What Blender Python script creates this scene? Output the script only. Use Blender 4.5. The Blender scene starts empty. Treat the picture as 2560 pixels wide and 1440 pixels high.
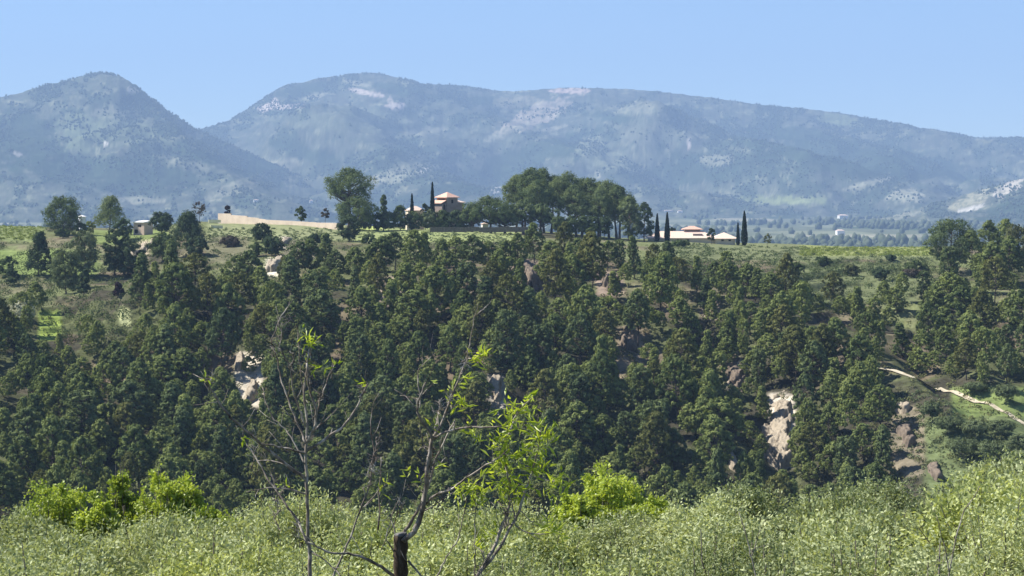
import bpy, math, random
import numpy as np
from mathutils import Vector, Matrix

scene = bpy.context.scene
COL = scene.collection

# ------------------------------------------------------------------ camera
F = 5479.0            # focal length in pixels of the 2560 px wide photograph
H0 = 480.0            # picture row of the horizon
cam_d = bpy.data.cameras.new("camera")
cam = bpy.data.objects.new("camera", cam_d)
COL.objects.link(cam)
cam.location = (0, 0, 0)
cam.rotation_euler = (math.radians(90), 0, 0)
cam_d.sensor_width = 36.0
cam_d.lens = 36.0 * F / 2560.0
cam_d.shift_y = -(720 - H0) / 2560.0
cam_d.clip_start = 0.1
cam_d.clip_end = 30000
scene.camera = cam

# ------------------------------------------------------------------ sky, sun, exposure
SUN = Vector((-0.66, 0.12, 0.74)).normalized()
elev = math.asin(SUN.z)
rot = math.atan2(SUN.x, SUN.y)
world = bpy.data.worlds.new("World")
scene.world = world
world.use_nodes = True
wn = world.node_tree
wn.nodes.clear()
sky = wn.nodes.new("ShaderNodeTexSky")
sky.sky_type = 'NISHITA'
sky.sun_disc = False
sky.sun_elevation = elev
sky.sun_rotation = rot
sky.altitude = 600
sky.air_density = 0.65
sky.dust_density = 0.0
sky.ozone_density = 4.0
bg = wn.nodes.new("ShaderNodeBackground")
bg.inputs[1].default_value = 0.088
wo = wn.nodes.new("ShaderNodeOutputWorld")
wn.links.new(sky.outputs[0], bg.inputs[0])
wn.links.new(bg.outputs[0], wo.inputs[0])

sun_d = bpy.data.lights.new("sun", 'SUN')
sun_d.energy = 4.8
sun_d.angle = math.radians(0.5)
sun_d.color = (1.0, 0.95, 0.87)
sun = bpy.data.objects.new("sun", sun_d)
COL.objects.link(sun)
sun.rotation_euler = (-SUN).to_track_quat('-Z', 'Y').to_euler()

scene.view_settings.view_transform = 'Standard'
scene.view_settings.look = 'None'
scene.view_settings.exposure = 0.92
scene.view_settings.gamma = 1.0

# ------------------------------------------------------------------ helpers
def P(px, py, Y):
    return np.array([(px - 1280.0) / F * Y, Y, -(py - H0) / F * Y])

def vnoise(x, y, seed=0):
    x = np.asarray(x, float); y = np.asarray(y, float)
    xi = np.floor(x).astype(np.int64); yi = np.floor(y).astype(np.int64)
    xf = x - xi; yf = y - yi
    u = xf * xf * (3 - 2 * xf); v = yf * yf * (3 - 2 * yf)
    def h(a, b):
        n = (a * 374761393 + b * 668265263 + seed * 1442695041) & 0x7fffffff
        n = ((n ^ (n >> 13)) * 1274126177) & 0x7fffffff
        n = (n ^ (n >> 16)) & 0xffff
        return n / 65535.0
    return (h(xi, yi) * (1 - u) + h(xi + 1, yi) * u) * (1 - v) + (h(xi, yi + 1) * (1 - u) + h(xi + 1, yi + 1) * u) * v

def fbm(x, y, oct=4, seed=0, gain=0.5):
    s = 0; a = 1; t = 0
    for i in range(oct):
        s = s + a * vnoise(x, y, seed + i * 17); t += a
        x = np.asarray(x) * 2.03 + 11.3; y = np.asarray(y) * 2.03 - 5.7; a *= gain
    return s / t

def ss(a, b, x):
    t = np.clip((np.asarray(x, float) - a) / (b - a), 0, 1)
    return t * t * (3 - 2 * t)

def mesh_np(name, V, Fc, attrs=None, smooth=False, mats=(), midx=None):
    """V (n,3), Fc (m,k) constant k.  attrs: dict name -> (n,) or (n,3) per vertex"""
    me = bpy.data.meshes.new(name)
    V = np.asarray(V, np.float32); Fc = np.asarray(Fc, np.int32)
    n = len(V); m, k = Fc.shape
    me.vertices.add(n); me.vertices.foreach_set('co', V.ravel())
    me.loops.add(m * k); me.loops.foreach_set('vertex_index', Fc.ravel())
    me.polygons.add(m)
    me.polygons.foreach_set('loop_start', np.arange(0, m * k, k, dtype=np.int32))
    me.polygons.foreach_set('loop_total', np.full(m, k, np.int32))
    if smooth:
        me.polygons.foreach_set('use_smooth', np.ones(m, bool))
    for mt in mats: me.materials.append(mt)
    if midx is not None: me.polygons.foreach_set('material_index', np.asarray(midx, np.int32))
    me.update(calc_edges=True)
    if attrs:
        for a, d in attrs.items():
            d = np.asarray(d, np.float32)
            if d.ndim == 1:
                at = me.attributes.new(a, 'FLOAT', 'POINT'); at.data.foreach_set('value', d)
            else:
                at = me.attributes.new(a, 'FLOAT_COLOR', 'POINT')
                c = np.ones((n, 4), np.float32); c[:, :3] = d
                at.data.foreach_set('color', c.ravel())
    return me

def obj(name, me, parent=None, loc=None):
    o = bpy.data.objects.new(name, me)
    COL.objects.link(o)
    if parent is not None: o.parent = parent
    if loc is not None: o.location = loc
    return o

def tag(o, label=None, cat=None, group=None, kind=None):
    if label: o['label'] = label
    if cat: o['category'] = cat
    if group: o['group'] = group
    if kind: o['kind'] = kind
    return o

def empty(name, loc, rz=0, scale=(1, 1, 1)):
    o = bpy.data.objects.new(name, None)
    COL.objects.link(o)
    o.location = loc; o.rotation_euler = (0, 0, rz); o.scale = scale
    o.empty_display_size = 0.5
    return o

class MB:
    """polygon collector (quads stored as mixed faces)"""
    def __init__(s): s.v = []; s.f = []
    def add(s, V, Fs):
        b = len(s.v); s.v += [tuple(map(float, p)) for p in V]; s.f += [tuple(i + b for i in f) for f in Fs]
    def box(s, x0, x1, y0, y1, z0, z1):
        s.add([(x0,y0,z0),(x1,y0,z0),(x1,y1,z0),(x0,y1,z0),(x0,y0,z1),(x1,y0,z1),(x1,y1,z1),(x0,y1,z1)],
              [(0,3,2,1),(4,5,6,7),(0,1,5,4),(1,2,6,5),(2,3,7,6),(3,0,4,7)])
    def hip(s, x0, x1, y0, y1, z0, h, t=0.25):
        """hip roof with a fascia of thickness t"""
        w = min(x1 - x0, y1 - y0) / 2
        xm0, xm1, ym0, ym1 = x0 + w, x1 - w, y0 + w, y1 - w
        s.add([(x0,y0,z0),(x1,y0,z0),(x1,y1,z0),(x0,y1,z0),(x0,y0,z0+t),(x1,y0,z0+t),(x1,y1,z0+t),(x0,y1,z0+t),
               (xm0,ym0,z0+t+h),(xm1,ym1,z0+t+h)],
              [(0,3,2,1),(0,1,5,4),(1,2,6,5),(2,3,7,6),(3,0,4,7)] +
              ([(4,5,9,8),(5,6,9),(6,7,8,9),(7,4,8)] if (x1-x0) >= (y1-y0) else [(4,5,8),(5,6,9,8),(6,7,9),(7,4,8,9)]))
    def tube(s, pts, rad, k=6, cap=True):
        pts = [Vector(p) for p in pts]
        n = len(pts); base = len(s.v)
        prev = None
        for i, p in enumerate(pts):
            d = (pts[min(i+1, n-1)] - pts[max(i-1, 0)])
            if d.length < 1e-9: d = Vector((0, 0, 1))
            d.normalize()
            if prev is None:
                a = d.orthogonal().normalized()
            else:
                a = (prev - d * prev.dot(d))
                a = a.normalized() if a.length > 1e-6 else d.orthogonal().normalized()
            prev = a; b = d.cross(a)
            for j in range(k):
                t = 2 * math.pi * j / k
                q = p + (a * math.cos(t) + b * math.sin(t)) * rad[i]
                s.v.append((q.x, q.y, q.z))
        for i in range(n - 1):
            for j in range(k):
                j2 = (j + 1) % k
                s.f.append((base+i*k+j, base+i*k+j2, base+(i+1)*k+j2, base+(i+1)*k+j))
        if cap:
            s.f.append(tuple(base + j for j in range(k))[::-1])
            s.f.append(tuple(base + (n-1)*k + j for j in range(k)))
    def mesh(s, name, mat, smooth=False):
        me = bpy.data.meshes.new(name)
        me.from_pydata(s.v, [], s.f)
        if smooth: me.polygons.foreach_set('use_smooth', np.ones(len(s.f), bool))
        me.materials.append(mat); me.update()
        return me
    def build(s, name, mat, parent=None, smooth=False):
        return obj(name, s.mesh(name, mat, smooth), parent)

# ------------------------------------------------------------------ materials
def new_mat(name):
    m = bpy.data.materials.new(name); m.use_nodes = True
    nt = m.node_tree; nt.nodes.clear()
    out = nt.nodes.new('ShaderNodeOutputMaterial')
    return m, nt, out

def N(nt, t, **kw):
    n = nt.nodes.new(t)
    for k, v in kw.items(): setattr(n, k, v)
    return n

def ramp(nt, fac, stops):
    r = N(nt, 'ShaderNodeValToRGB')
    e = r.color_ramp.elements
    while len(e) < len(stops): e.new(0.5)
    for i, (p, c) in enumerate(stops):
        e[i].position = p; e[i].color = (*c, 1)
    nt.links.new(fac, r.inputs[0])
    return r.outputs[0]

def leaf_mat(name, c0, c1, transl=0.25, gloss=0.0):
    """two leaf colours mixed by the leaf's own tint and the tree's own random value"""
    m, nt, out = new_mat(name)
    at = N(nt, 'ShaderNodeAttribute', attribute_name='tint')
    oi = N(nt, 'ShaderNodeObjectInfo')
    mx = N(nt, 'ShaderNodeMath', operation='MULTIPLY_ADD')
    nt.links.new(oi.outputs['Random'], mx.inputs[0]); mx.inputs[1].default_value = 0.5
    m2 = N(nt, 'ShaderNodeMath', operation='MULTIPLY_ADD'); m2.inputs[1].default_value = 0.7; m2.inputs[2].default_value = -0.1
    nt.links.new(at.outputs['Fac'], m2.inputs[0]); nt.links.new(m2.outputs[0], mx.inputs[2])
    col = ramp(nt, mx.outputs[0], [(0.0, c0), (1.0, c1)])
    d = N(nt, 'ShaderNodeBsdfDiffuse'); nt.links.new(col, d.inputs[0])
    t = N(nt, 'ShaderNodeBsdfTranslucent')
    br = N(nt, 'ShaderNodeMixRGB', blend_type='MULTIPLY'); br.inputs[0].default_value = 1
    br.inputs[2].default_value = (1.25, 1.2, 0.6, 1); nt.links.new(col, br.inputs[1]); nt.links.new(br.outputs[0], t.inputs[0])
    mix = N(nt, 'ShaderNodeMixShader'); mix.inputs[0].default_value = transl
    nt.links.new(d.outputs[0], mix.inputs[1]); nt.links.new(t.outputs[0], mix.inputs[2])
    last = mix.outputs[0]
    if gloss > 0:
        g = N(nt, 'ShaderNodeBsdfGlossy'); g.inputs['Roughness'].default_value = 0.45
        gm = N(nt, 'ShaderNodeMixShader'); gm.inputs[0].default_value = gloss
        nt.links.new(last, gm.inputs[1]); nt.links.new(g.outputs[0], gm.inputs[2]); last = gm.outputs[0]
    nt.links.new(last, out.inputs[0])
    return m

def noise_mat(name, c0, c1, scale=1.0, rough=0.9, stretch=(1, 1, 1), bump=0.0, detail=6, c2=None):
    m, nt, out = new_mat(name)
    tc = N(nt, 'ShaderNodeTexCoord')
    mp = N(nt, 'ShaderNodeMapping'); mp.inputs['Scale'].default_value = stretch
    nt.links.new(tc.outputs['Object'], mp.inputs[0])
    nz = N(nt, 'ShaderNodeTexNoise'); nz.inputs['Scale'].default_value = scale; nz.inputs['Detail'].default_value = detail
    nz.inputs['Roughness'].default_value = 0.65
    nt.links.new(mp.outputs[0], nz.inputs['Vector'])
    st = [(0.35, c0), (0.65, c1)] if c2 is None else [(0.32, c0), (0.5, c1), (0.68, c2)]
    col = ramp(nt, nz.outputs[0], st)
    b = N(nt, 'ShaderNodeBsdfPrincipled'); b.inputs['Roughness'].default_value = rough
    b.inputs['Specular IOR Level'].default_value = 0.2
    nt.links.new(col, b.inputs['Base Color'])
    if bump:
        bp = N(nt, 'ShaderNodeBump'); bp.inputs['Strength'].default_value = bump
        nt.links.new(nz.outputs[0], bp.inputs['Height']); nt.links.new(bp.outputs[0], b.inputs['Normal'])
    nt.links.new(b.outputs[0], out.inputs[0])
    return m

def attr_ground_mat(name, scale, amp=0.35, bump=0.0):
    """colour of the ground cover from the mesh, broken up by noise"""
    m, nt, out = new_mat(name)
    at = N(nt, 'ShaderNodeAttribute', attribute_name='cover')
    tc = N(nt, 'ShaderNodeTexCoord')
    nz = N(nt, 'ShaderNodeTexNoise'); nz.inputs['Scale'].default_value = scale; nz.inputs['Detail'].default_value = 8
    nz.inputs['Roughness'].default_value = 0.7
    nt.links.new(tc.outputs['Object'], nz.inputs['Vector'])
    r = ramp(nt, nz.outputs[0], [(0.3, (1 - amp,) * 3), (0.7, (1 + amp,) * 3)])
    mu = N(nt, 'ShaderNodeMixRGB', blend_type='MULTIPLY'); mu.inputs[0].default_value = 1
    nt.links.new(at.outputs['Color'], mu.inputs[1]); nt.links.new(r, mu.inputs[2])
    b = N(nt, 'ShaderNodeBsdfDiffuse'); nt.links.new(mu.outputs[0], b.inputs[0])
    if bump:
        bp = N(nt, 'ShaderNodeBump'); bp.inputs['Strength'].default_value = bump; bp.inputs['Distance'].default_value = 1.0
        nt.links.new(nz.outputs[0], bp.inputs['Height']); nt.links.new(bp.outputs[0], b.inputs['Normal'])
    nt.links.new(b.outputs[0], out.inputs[0])
    return m

M = {}
M['pine'] = leaf_mat('pine_needles', (0.082, 0.120, 0.047), (0.295, 0.340, 0.115), 0.22)
M['oldpine'] = leaf_mat('yellowing_pine_needles', (0.095, 0.112, 0.038), (0.235, 0.24, 0.085), 0.2)
M['darkpine'] = leaf_mat('dark_pine_needles', (0.070, 0.106, 0.050), (0.215, 0.258, 0.105), 0.2)
M['conifer'] = leaf_mat('blue_green_needles', (0.042, 0.068, 0.036), (0.098, 0.130, 0.062), 0.12)
M['cypress'] = leaf_mat('cypress_scales', (0.012, 0.020, 0.012), (0.026, 0.038, 0.018), 0.05)
M['olive'] = leaf_mat('olive_leaves', (0.150, 0.195, 0.090), (0.58, 0.63, 0.335), 0.30, 0.015)
M['oliveyoung'] = leaf_mat('young_olive_leaves', (0.17, 0.22, 0.078), (0.60, 0.65, 0.28), 0.32, 0.015)
M['bright'] = leaf_mat('fresh_green_leaves', (0.21, 0.29, 0.045), (0.52, 0.61, 0.11), 0.40, 0.03)
M['almond'] = leaf_mat('fresh_almond_leaves', (0.26, 0.36, 0.035), (0.56, 0.64, 0.10), 0.50, 0.04)
M['scrub'] = leaf_mat('scrub_leaves', (0.075, 0.092, 0.036), (0.20, 0.205, 0.090), 0.15)
M['hedge'] = leaf_mat('hedge_leaves', (0.060, 0.090, 0.034), (0.120, 0.155, 0.062), 0.15)
M['grey'] = leaf_mat('grey_green_leaves', (0.100, 0.130, 0.062), (0.180, 0.215, 0.110), 0.2)
M['brownleaf'] = leaf_mat('brown_twigs', (0.085, 0.072, 0.055), (0.15, 0.125, 0.095), 0.1)
M['reddark'] = leaf_mat('dark_purple_leaves', (0.030, 0.022, 0.026), (0.055, 0.038, 0.040), 0.1)
M['grass'] = leaf_mat('grass_blades', (0.16, 0.21, 0.055), (0.30, 0.34, 0.10), 0.3)
M['farwood'] = leaf_mat('far_wood_leaves', (0.060, 0.078, 0.046), (0.105, 0.125, 0.072), 0.05)
M['bark'] = noise_mat('pine_bark', (0.050, 0.038, 0.030), (0.13, 0.105, 0.085), 3, bump=0.3)
M['greybark'] = noise_mat('grey_bark', (0.10, 0.085, 0.07), (0.26, 0.235, 0.20), 6, bump=0.4)
M['twig'] = noise_mat('almond_bark', (0.05, 0.036, 0.028), (0.25, 0.215, 0.175), 14, bump=0.6, stretch=(1, 1, 0.4), c2=(0.60, 0.555, 0.48))
M['stump'] = noise_mat('old_stump_bark', (0.022, 0.015, 0.011), (0.070, 0.052, 0.036), 16, bump=1.0, stretch=(1, 1, 0.35), c2=(0.22, 0.185, 0.14))
M['stumptop'] = noise_mat('cut_wood', (0.10, 0.095, 0.09), (0.24, 0.23, 0.22), 25, bump=0.4)
M['rock'] = noise_mat('limestone', (0.13, 0.105, 0.075), (0.40, 0.34, 0.255), 0.55, bump=0.8, stretch=(1, 1, 0.5), c2=(0.27, 0.235, 0.18))
M['brownrock'] = noise_mat('brown_rock', (0.07, 0.055, 0.045), (0.20, 0.16, 0.12), 0.5, bump=0.8, c2=(0.13, 0.10, 0.08))  # brown stone, darkened further to carry the shade on the upper ledges
M['roof'] = noise_mat('terracotta_tiles', (0.60, 0.36, 0.27), (0.74, 0.50, 0.39), 1.2, 0.8, stretch=(4, 1, 1))
M['paleroof'] = noise_mat('pale_tiles', (0.70, 0.52, 0.41), (0.82, 0.66, 0.54), 1.2, 0.8, stretch=(4, 1, 1))
M['stucco'] = noise_mat('grey_stucco', (0.30, 0.235, 0.20), (0.38, 0.31, 0.27), 0.8)
M['orange'] = noise_mat('orange_loggia_shade', (0.42, 0.20, 0.11), (0.50, 0.25, 0.14), 0.8)
M['cream'] = noise_mat('cream_render', (0.62, 0.54, 0.42), (0.74, 0.65, 0.52), 0.5)
M['garden_wall'] = noise_mat('garden_wall_render', (0.58, 0.47, 0.37), (0.70, 0.58, 0.46), 0.35)
M['yellow'] = noise_mat('yellow_stone', (0.62, 0.58, 0.36), (0.74, 0.70, 0.48), 0.8)
M['pinkwall'] = noise_mat('pink_stone', (0.52, 0.39, 0.31), (0.62, 0.48, 0.39), 0.8)
M['white'] = noise_mat('white_render', (0.74, 0.73, 0.70), (0.82, 0.81, 0.78), 0.6)
M['shadewall'] = noise_mat('shaded_render', (0.36, 0.35, 0.36), (0.46, 0.44, 0.44), 0.8)  # bluish shade of the shed's left side, put into a grey colour
M['darkstone'] = noise_mat('dark_dry_stone', (0.075, 0.065, 0.055), (0.20, 0.175, 0.15), 1.6, bump=0.5)
M['dark'] = noise_mat('dark_opening', (0.015, 0.013, 0.012), (0.03, 0.026, 0.024), 1.0)
M['track'] = noise_mat('pale_track', (0.42, 0.36, 0.25), (0.62, 0.55, 0.41), 0.5)
M['ground'] = attr_ground_mat('ground_cover', 0.35, 0.45, 0.3)
M['mountain'] = attr_ground_mat('mountain_cover', 0.008, 0.38)

# ------------------------------------------------------------------ near terrain: foreground hill, gorge, plateau
PXC = np.array([-500, 0, 170, 340, 500, 700, 1000, 1300, 1650, 1900, 2150, 2350, 2560, 3100], float)
YS = np.array([480, 510, 540, 570, 600, 640, 700, 760, 820, 900, 960], float)
PYT = np.array([
 [1280,1150,1020, 930, 830, 760, 690, 650, 610, 575, 565],
 [1280,1150,1020, 930, 830, 760, 690, 650, 610, 575, 565],
 [1280,1150,1030, 940, 840, 760, 690, 640, 600, 577, 568],
 [1290,1170,1040, 920, 800, 730, 690, 640, 602, 582, 572],
 [1290,1170,1040, 900, 780, 710, 660, 612, 573, 559, 554],
 [1290,1180,1040, 890, 760, 690, 650, 606, 571, 561, 556],
 [1290,1180,1040, 890, 750, 680, 640, 605, 585, 572, 567],
 [1300,1190,1050, 890, 750, 680, 640, 610, 592, 582, 577],
 [1300,1190,1050, 900, 770, 690, 650, 625, 610, 602, 599],
 [1300,1190,1060, 920, 810, 735, 680, 645, 625, 612, 608],
 [1290,1180,1060, 950, 860, 770, 715, 665, 637, 622, 617],
 [1240,1120,1020, 930, 850, 770, 710, 670, 640, 622, 617],
 [1180,1080, 990, 910, 840, 760, 700, 660, 640, 625, 619],
 [1150,1060, 980, 900, 830, 750, 700, 660, 640, 625, 619]], float)
ZT = -(PYT - H0) / F * YS[None, :]
FY = np.array([-30, 0, 8, 15, 22, 30, 45, 60, 75, 100, 200, 320, 440], float)
FZ = np.array([-0.5, -1.7, -2.9, -4.4, -6.0, -7.6, -9.6, -11.6, -13.6, -22, -46, -68, -77], float)
Yall = np.concatenate([[440.], YS, [1040., 1200.]])
ZTall = np.concatenate([np.full((len(PXC), 1), -77.), ZT, np.full((len(PXC), 1), -42.), np.full((len(PXC), 1), -124.)], axis=1)

NW, = (760,)
Wg = np.linspace(-0.37, 0.37, NW)
Yg = np.concatenate([np.arange(-25, 80, 0.8), np.arange(80, 440, 5.0), np.arange(440, 720, 0.8), np.arange(720, 1200.1, 1.6)])
WW, YY = np.meshgrid(Wg, Yg)
XX = WW * (np.maximum(YY, 0) + 60)
def raw_height(X, Y):
    Yc = np.maximum(Y, 1.0)
    px = np.clip(1280 + F * X / Yc, PXC[0], PXC[-1])
    ci = np.clip(np.searchsorted(PXC, px) - 1, 0, len(PXC) - 2)
    t = (px - PXC[ci]) / (PXC[ci + 1] - PXC[ci]); t = t * t * (3 - 2 * t)
    yi = np.clip(np.searchsorted(Yall, Y) - 1, 0, len(Yall) - 2)
    s = np.clip((Y - Yall[yi]) / (Yall[yi + 1] - Yall[yi]), 0, 1)
    far = (ZTall[ci, yi] * (1 - s) + ZTall[ci, yi + 1] * s) * (1 - t) + (ZTall[ci + 1, yi] * (1 - s) + ZTall[ci + 1, yi + 1] * s) * t
    near = np.interp(Y, FY, FZ) + np.clip(X * 0.06, -3, 3) * ss(5, 40, Y) * (1 - ss(60, 300, Y))
    return np.where(Y >= 440, far, near)
ZZ = raw_height(XX, YY)
# roughness: gullies and ledges on the gorge side, terraces on the plateau
slope_m = ss(470, 500, YY) * (1 - ss(620, 680, YY))
gul = fbm(XX / 22, YY / 60, 4, 3) - 0.5
led = fbm(XX / 9, YY / 9, 4, 9) - 0.5
pxg = 1280 + F * XX / np.maximum(YY, 1)
terr = ss(600, 640, YY) * (1 - ss(900, 960, YY))
ZZ = ZZ + slope_m * (gul * 9.0 + led * 3.4 + (np.abs(fbm(XX / 46 + YY / 260, YY / 190, 3, 14) - .5) * 2 - .35) * 15) + terr * (fbm(XX / 30, YY / 30, 4, 21) - 0.5) * 1.6
ZZ = ZZ + (1 - ss(60, 90, YY)) * (fbm(XX / 3, YY / 3, 3, 30) - 0.5) * 0.5
# terrace steps (flat shelves between low banks) at both ends of the plateau
side = np.maximum(1 - ss(480, 700, pxg), ss(1850, 2050, pxg)) * ss(585, 620, YY) * (1 - ss(850, 900, YY))
st = 2.2
q = ZZ / st
qs = (np.floor(q) + ss(0.62, 0.98, q - np.floor(q))) * st
ZZ = ZZ * (1 - side) + qs * side

def hz(x, y):
    x = np.atleast_1d(np.asarray(x, float)); y = np.atleast_1d(np.asarray(y, float))
    w = x / (np.maximum(y, 0) + 60)
    a = np.clip((w - Wg[0]) / (Wg[1] - Wg[0]), 0, NW - 1.001); ai = a.astype(int); at = a - ai
    bi = np.clip(np.searchsorted(Yg, y, side='right') - 1, 0, len(Yg) - 2)
    bt = np.clip((y - Yg[bi]) / (Yg[bi + 1] - Yg[bi]), 0, 1)
    return (ZZ[bi, ai] * (1 - at) + ZZ[bi, ai + 1] * at) * (1 - bt) + (ZZ[bi + 1, ai] * (1 - at) + ZZ[bi + 1, ai + 1] * at) * bt

YSCAN = np.arange(470, 1000, 0.8)
def ground_at(px, py, Ymin=470):
    """first ground point met by the ray through picture point (px,py)"""
    ys = YSCAN[YSCAN >= Ymin]
    z = hz((px - 1280) / F * ys, ys)
    row = H0 - F * z / ys
    k = np.nonzero(row <= py)[0]
    if len(k) == 0: Y = 990.
    else: Y = ys[k[0]]
    x = (px - 1280) / F * Y
    return x, Y, float(hz(x, Y)[0])

# ground cover colours
def mixc(a, b, t): return a * (1 - t[..., None]) + np.asarray(b) * t[..., None]
cov = np.zeros(XX.shape + (3,)); cov[...] = (0.062, 0.058, 0.040)          # dry soil and litter, darkened for the shade between the pines
g1 = fbm(XX / 14, YY / 14, 4, 41)
cov = mixc(cov, (0.11, 0.125, 0.055), ss(0.42, 0.6, g1) * 0.8)
cov = mixc(cov, (0.17, 0.135, 0.095), ss(.56, .66, fbm(XX / 11, YY / 16, 4, 63)) * .8 * ss(545, 575, YY))
pl = ss(610, 660, YY)
g2 = fbm(XX / 20, YY / 34, 4, 51)
cov = mixc(cov, (0.155, 0.175, 0.08), pl * ss(0.35, 0.6, g2))                 # meadow
cov = mixc(cov, (0.175, 0.16, 0.10), pl * ss(0.55, 0.7, fbm(XX / 12, YY / 20, 4, 61)) * 0.8)
pyg = H0 - F * ZZ / np.maximum(YY, 1)
def patch(x0, x1, y0, y1, c, amt=1.0, soft=14):
    global cov
    nz = (fbm(pxg / 26, pyg / 26, 4, 71) - 0.5) * soft * 2.2
    m = ss(x0 - soft, x0 + soft, pxg + nz) * (1 - ss(x1 - soft, x1 + soft, pxg + nz)) * ss(y0 - soft / 2, y0 + soft / 2, pyg + nz * .5) * (1 - ss(y1 - soft / 2, y1 + soft / 2, pyg + nz * .5))
    m = m * (YY > 440)
    cov = mixc(cov, c, m * amt)
patch(-300, 110, 560, 605, (0.175, 0.205, 0.085), 1, 8)
patch(-300, 250, 625, 690, (0.19, 0.25, 0.08), 0.8, 12)
patch(96, 152, 776, 850, (0.24, 0.31, 0.075), 1, 6)
patch(300, 325, 770, 815, (0.40, 0.42, 0.22), 1, 5)
patch(230, 420, 575, 612, (0.18, 0.22, 0.08), 1, 7)
patch(520, 900, 558, 600, (0.24, 0.26, 0.135), 0.9, 7)
patch(880, 1300, 570, 605, (0.27, 0.31, 0.13), 0.9, 6)
patch(890, 960, 564, 574, (0.42, 0.48, 0.16), 1, 4)
patch(1640, 2320, 600, 650, (0.175, 0.195, 0.10), 0.9, 8)
patch(2000, 2330, 605, 640, (0.23, 0.255, 0.10), 1, 8)
patch(1950, 2300, 660, 760, (0.145, 0.165, 0.08), 0.9, 14)
patch(2380, 2700, 965, 1045, (0.17, 0.215, 0.075), 1, 10)
patch(2310, 2700, 1045, 1260, (0.15, 0.185, 0.08), 0.9, 16)
for (x0, x1, y0, y1, c) in [(590, 655, 880, 1015, (0.50, 0.45, 0.36)), (1225, 1262, 935, 1090, (0.42, 0.38, 0.31)), (1925, 1985, 985, 1165, (0.60, 0.54, 0.44)),
                            (664, 700, 645, 690, (0.72, 0.66, 0.52)), (1815, 1865, 895, 975, (0.40, 0.34, 0.27)), (1540, 1610, 815, 960, (0.24, 0.20, 0.14)),
                            (2225, 2310, 1015, 1190, (0.19, 0.165, 0.115)), (1490, 1560, 680, 740, (0.28, 0.22, 0.17)), (1280, 1370, 660, 730, (0.20, 0.15, 0.13)),
                            (940, 1000, 690, 770, (0.27, 0.22, 0.17)), (1750, 1800, 740, 800, (0.28, 0.23, 0.18)), (700, 720, 592, 625, (0.50, 0.45, 0.38)), (715, 790, 600, 650, (0.17, 0.155, 0.11)),
                            (345, 372, 600, 650, (0.45, 0.38, 0.28)), (520, 620, 590, 660, (0.16, 0.155, 0.095))]:
    patch(x0, x1, y0, y1, c, 1, 9)
near_m = 1 - ss(80, 140, YY)
cov = mixc(cov, (0.075, 0.080, 0.038), near_m)
def grid_faces(nr, nc):
    r = np.arange(nr - 1)[:, None] * nc + np.arange(nc - 1)[None, :]
    r = r.ravel()
    return np.stack([r, r + 1, r + nc + 1, r + nc], 1)
me = mesh_np('ground', np.stack([XX, YY, ZZ], -1).reshape(-1, 3), grid_faces(len(Yg), NW), {'cover': cov.reshape(-1, 3)}, True, [M['ground']])
tag(obj('ground', me), kind='structure')

# ------------------------------------------------------------------ far terrain
K = 1.8     # the far country is laid out in units of 1.8 m
def far_sheet(name, pxs, ys, zf, cf, mat):
    PX, Y = np.meshgrid(pxs, ys)
    X = (PX - 1280) / F * Y
    Z = zf(PX, Y, X)
    PYp = H0 - F * Z / Y
    me = mesh_np(name, K * np.stack([X, Y, Z], -1).reshape(-1, 3), grid_faces(len(ys), len(pxs)), {'cover': cf(PX, PYp, X, Y, Z).reshape(-1, 3)}, True, [mat])
    o = obj(name, me); tag(o, kind='structure')
    return PX, Y, X, Z

ZP = -66.0
def plain_z(PX, Y, X): return ZP + (fbm(X / 420, Y / 420, 3, 5) - 0.5) * 9 - 0 * Y
def plain_c(PX, PY, X, Y, Z):
    c = np.zeros(X.shape + (3,)); c[...] = (0.125, 0.140, 0.082)
    # fields: irregular cells
    gx = np.floor((X + (fbm(X / 200, Y / 500, 2, 7) - .5) * 160) / 150); gy = np.floor((Y + (fbm(X / 300, Y / 300, 2, 8) - .5) * 300) / 260)
    h = vnoise(gx * 7.31, gy * 3.77, 12)
    c = mixc(c, (0.19, 0.205, 0.125), ss(0.45, 0.55, h))
    c = mixc(c, (0.29, 0.28, 0.20), ss(0.70, 0.78, h) * 0.8)
    c = mixc(c, (0.060, 0.085, 0.036), ss(0.54, 0.62, fbm(X / 240, Y / 420, 4, 15)))
    return c
far_sheet('valley_plain', np.arange(-900, 3500, 8.0), np.concatenate([np.arange(560, 3000, 30.), np.arange(3000, 6600, 30.)]), plain_z, plain_c, M['mountain'])

LR = np.array([(-900,330),(-500,300),(-200,275),(0,243),(60,228),(100,215),(140,208),(175,198),(205,190),(230,183),(265,181),(285,186),(300,193),(345,222),(400,262),(450,297),(490,322),(560,352),(640,388),(720,424),(800,468),(880,505),(960,552),(3400,700)], float)
RR = np.array([(-900,520),(300,420),(380,380),(440,345),(490,322),(510,320),(540,312),(570,302),(600,285),(650,250),(680,230),(700,218),(720,210),(755,206),(790,197),(830,191),(850,190),(880,184),(920,181),(950,184),(970,188),(1020,200),(1060,210),(1100,211),(1150,213),(1200,220),(1250,228),(1290,228),(1330,225),(1400,220),(1470,220),(1560,222),(1640,228),(1700,235),(1800,247),(1900,262),(2000,270),(2100,282),(2200,300),(2300,320),(2340,324),(2400,336),(2440,344),(2560,345),(2800,360),(3400,400)], float)
HR = np.array([(-900,700),(1900,640),(2100,572),(2200,548),(2280,525),(2340,508),(2400,490),(2440,477),(2480,465),(2520,455),(2560,445),(2700,425),(3400,420)], float)
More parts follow.
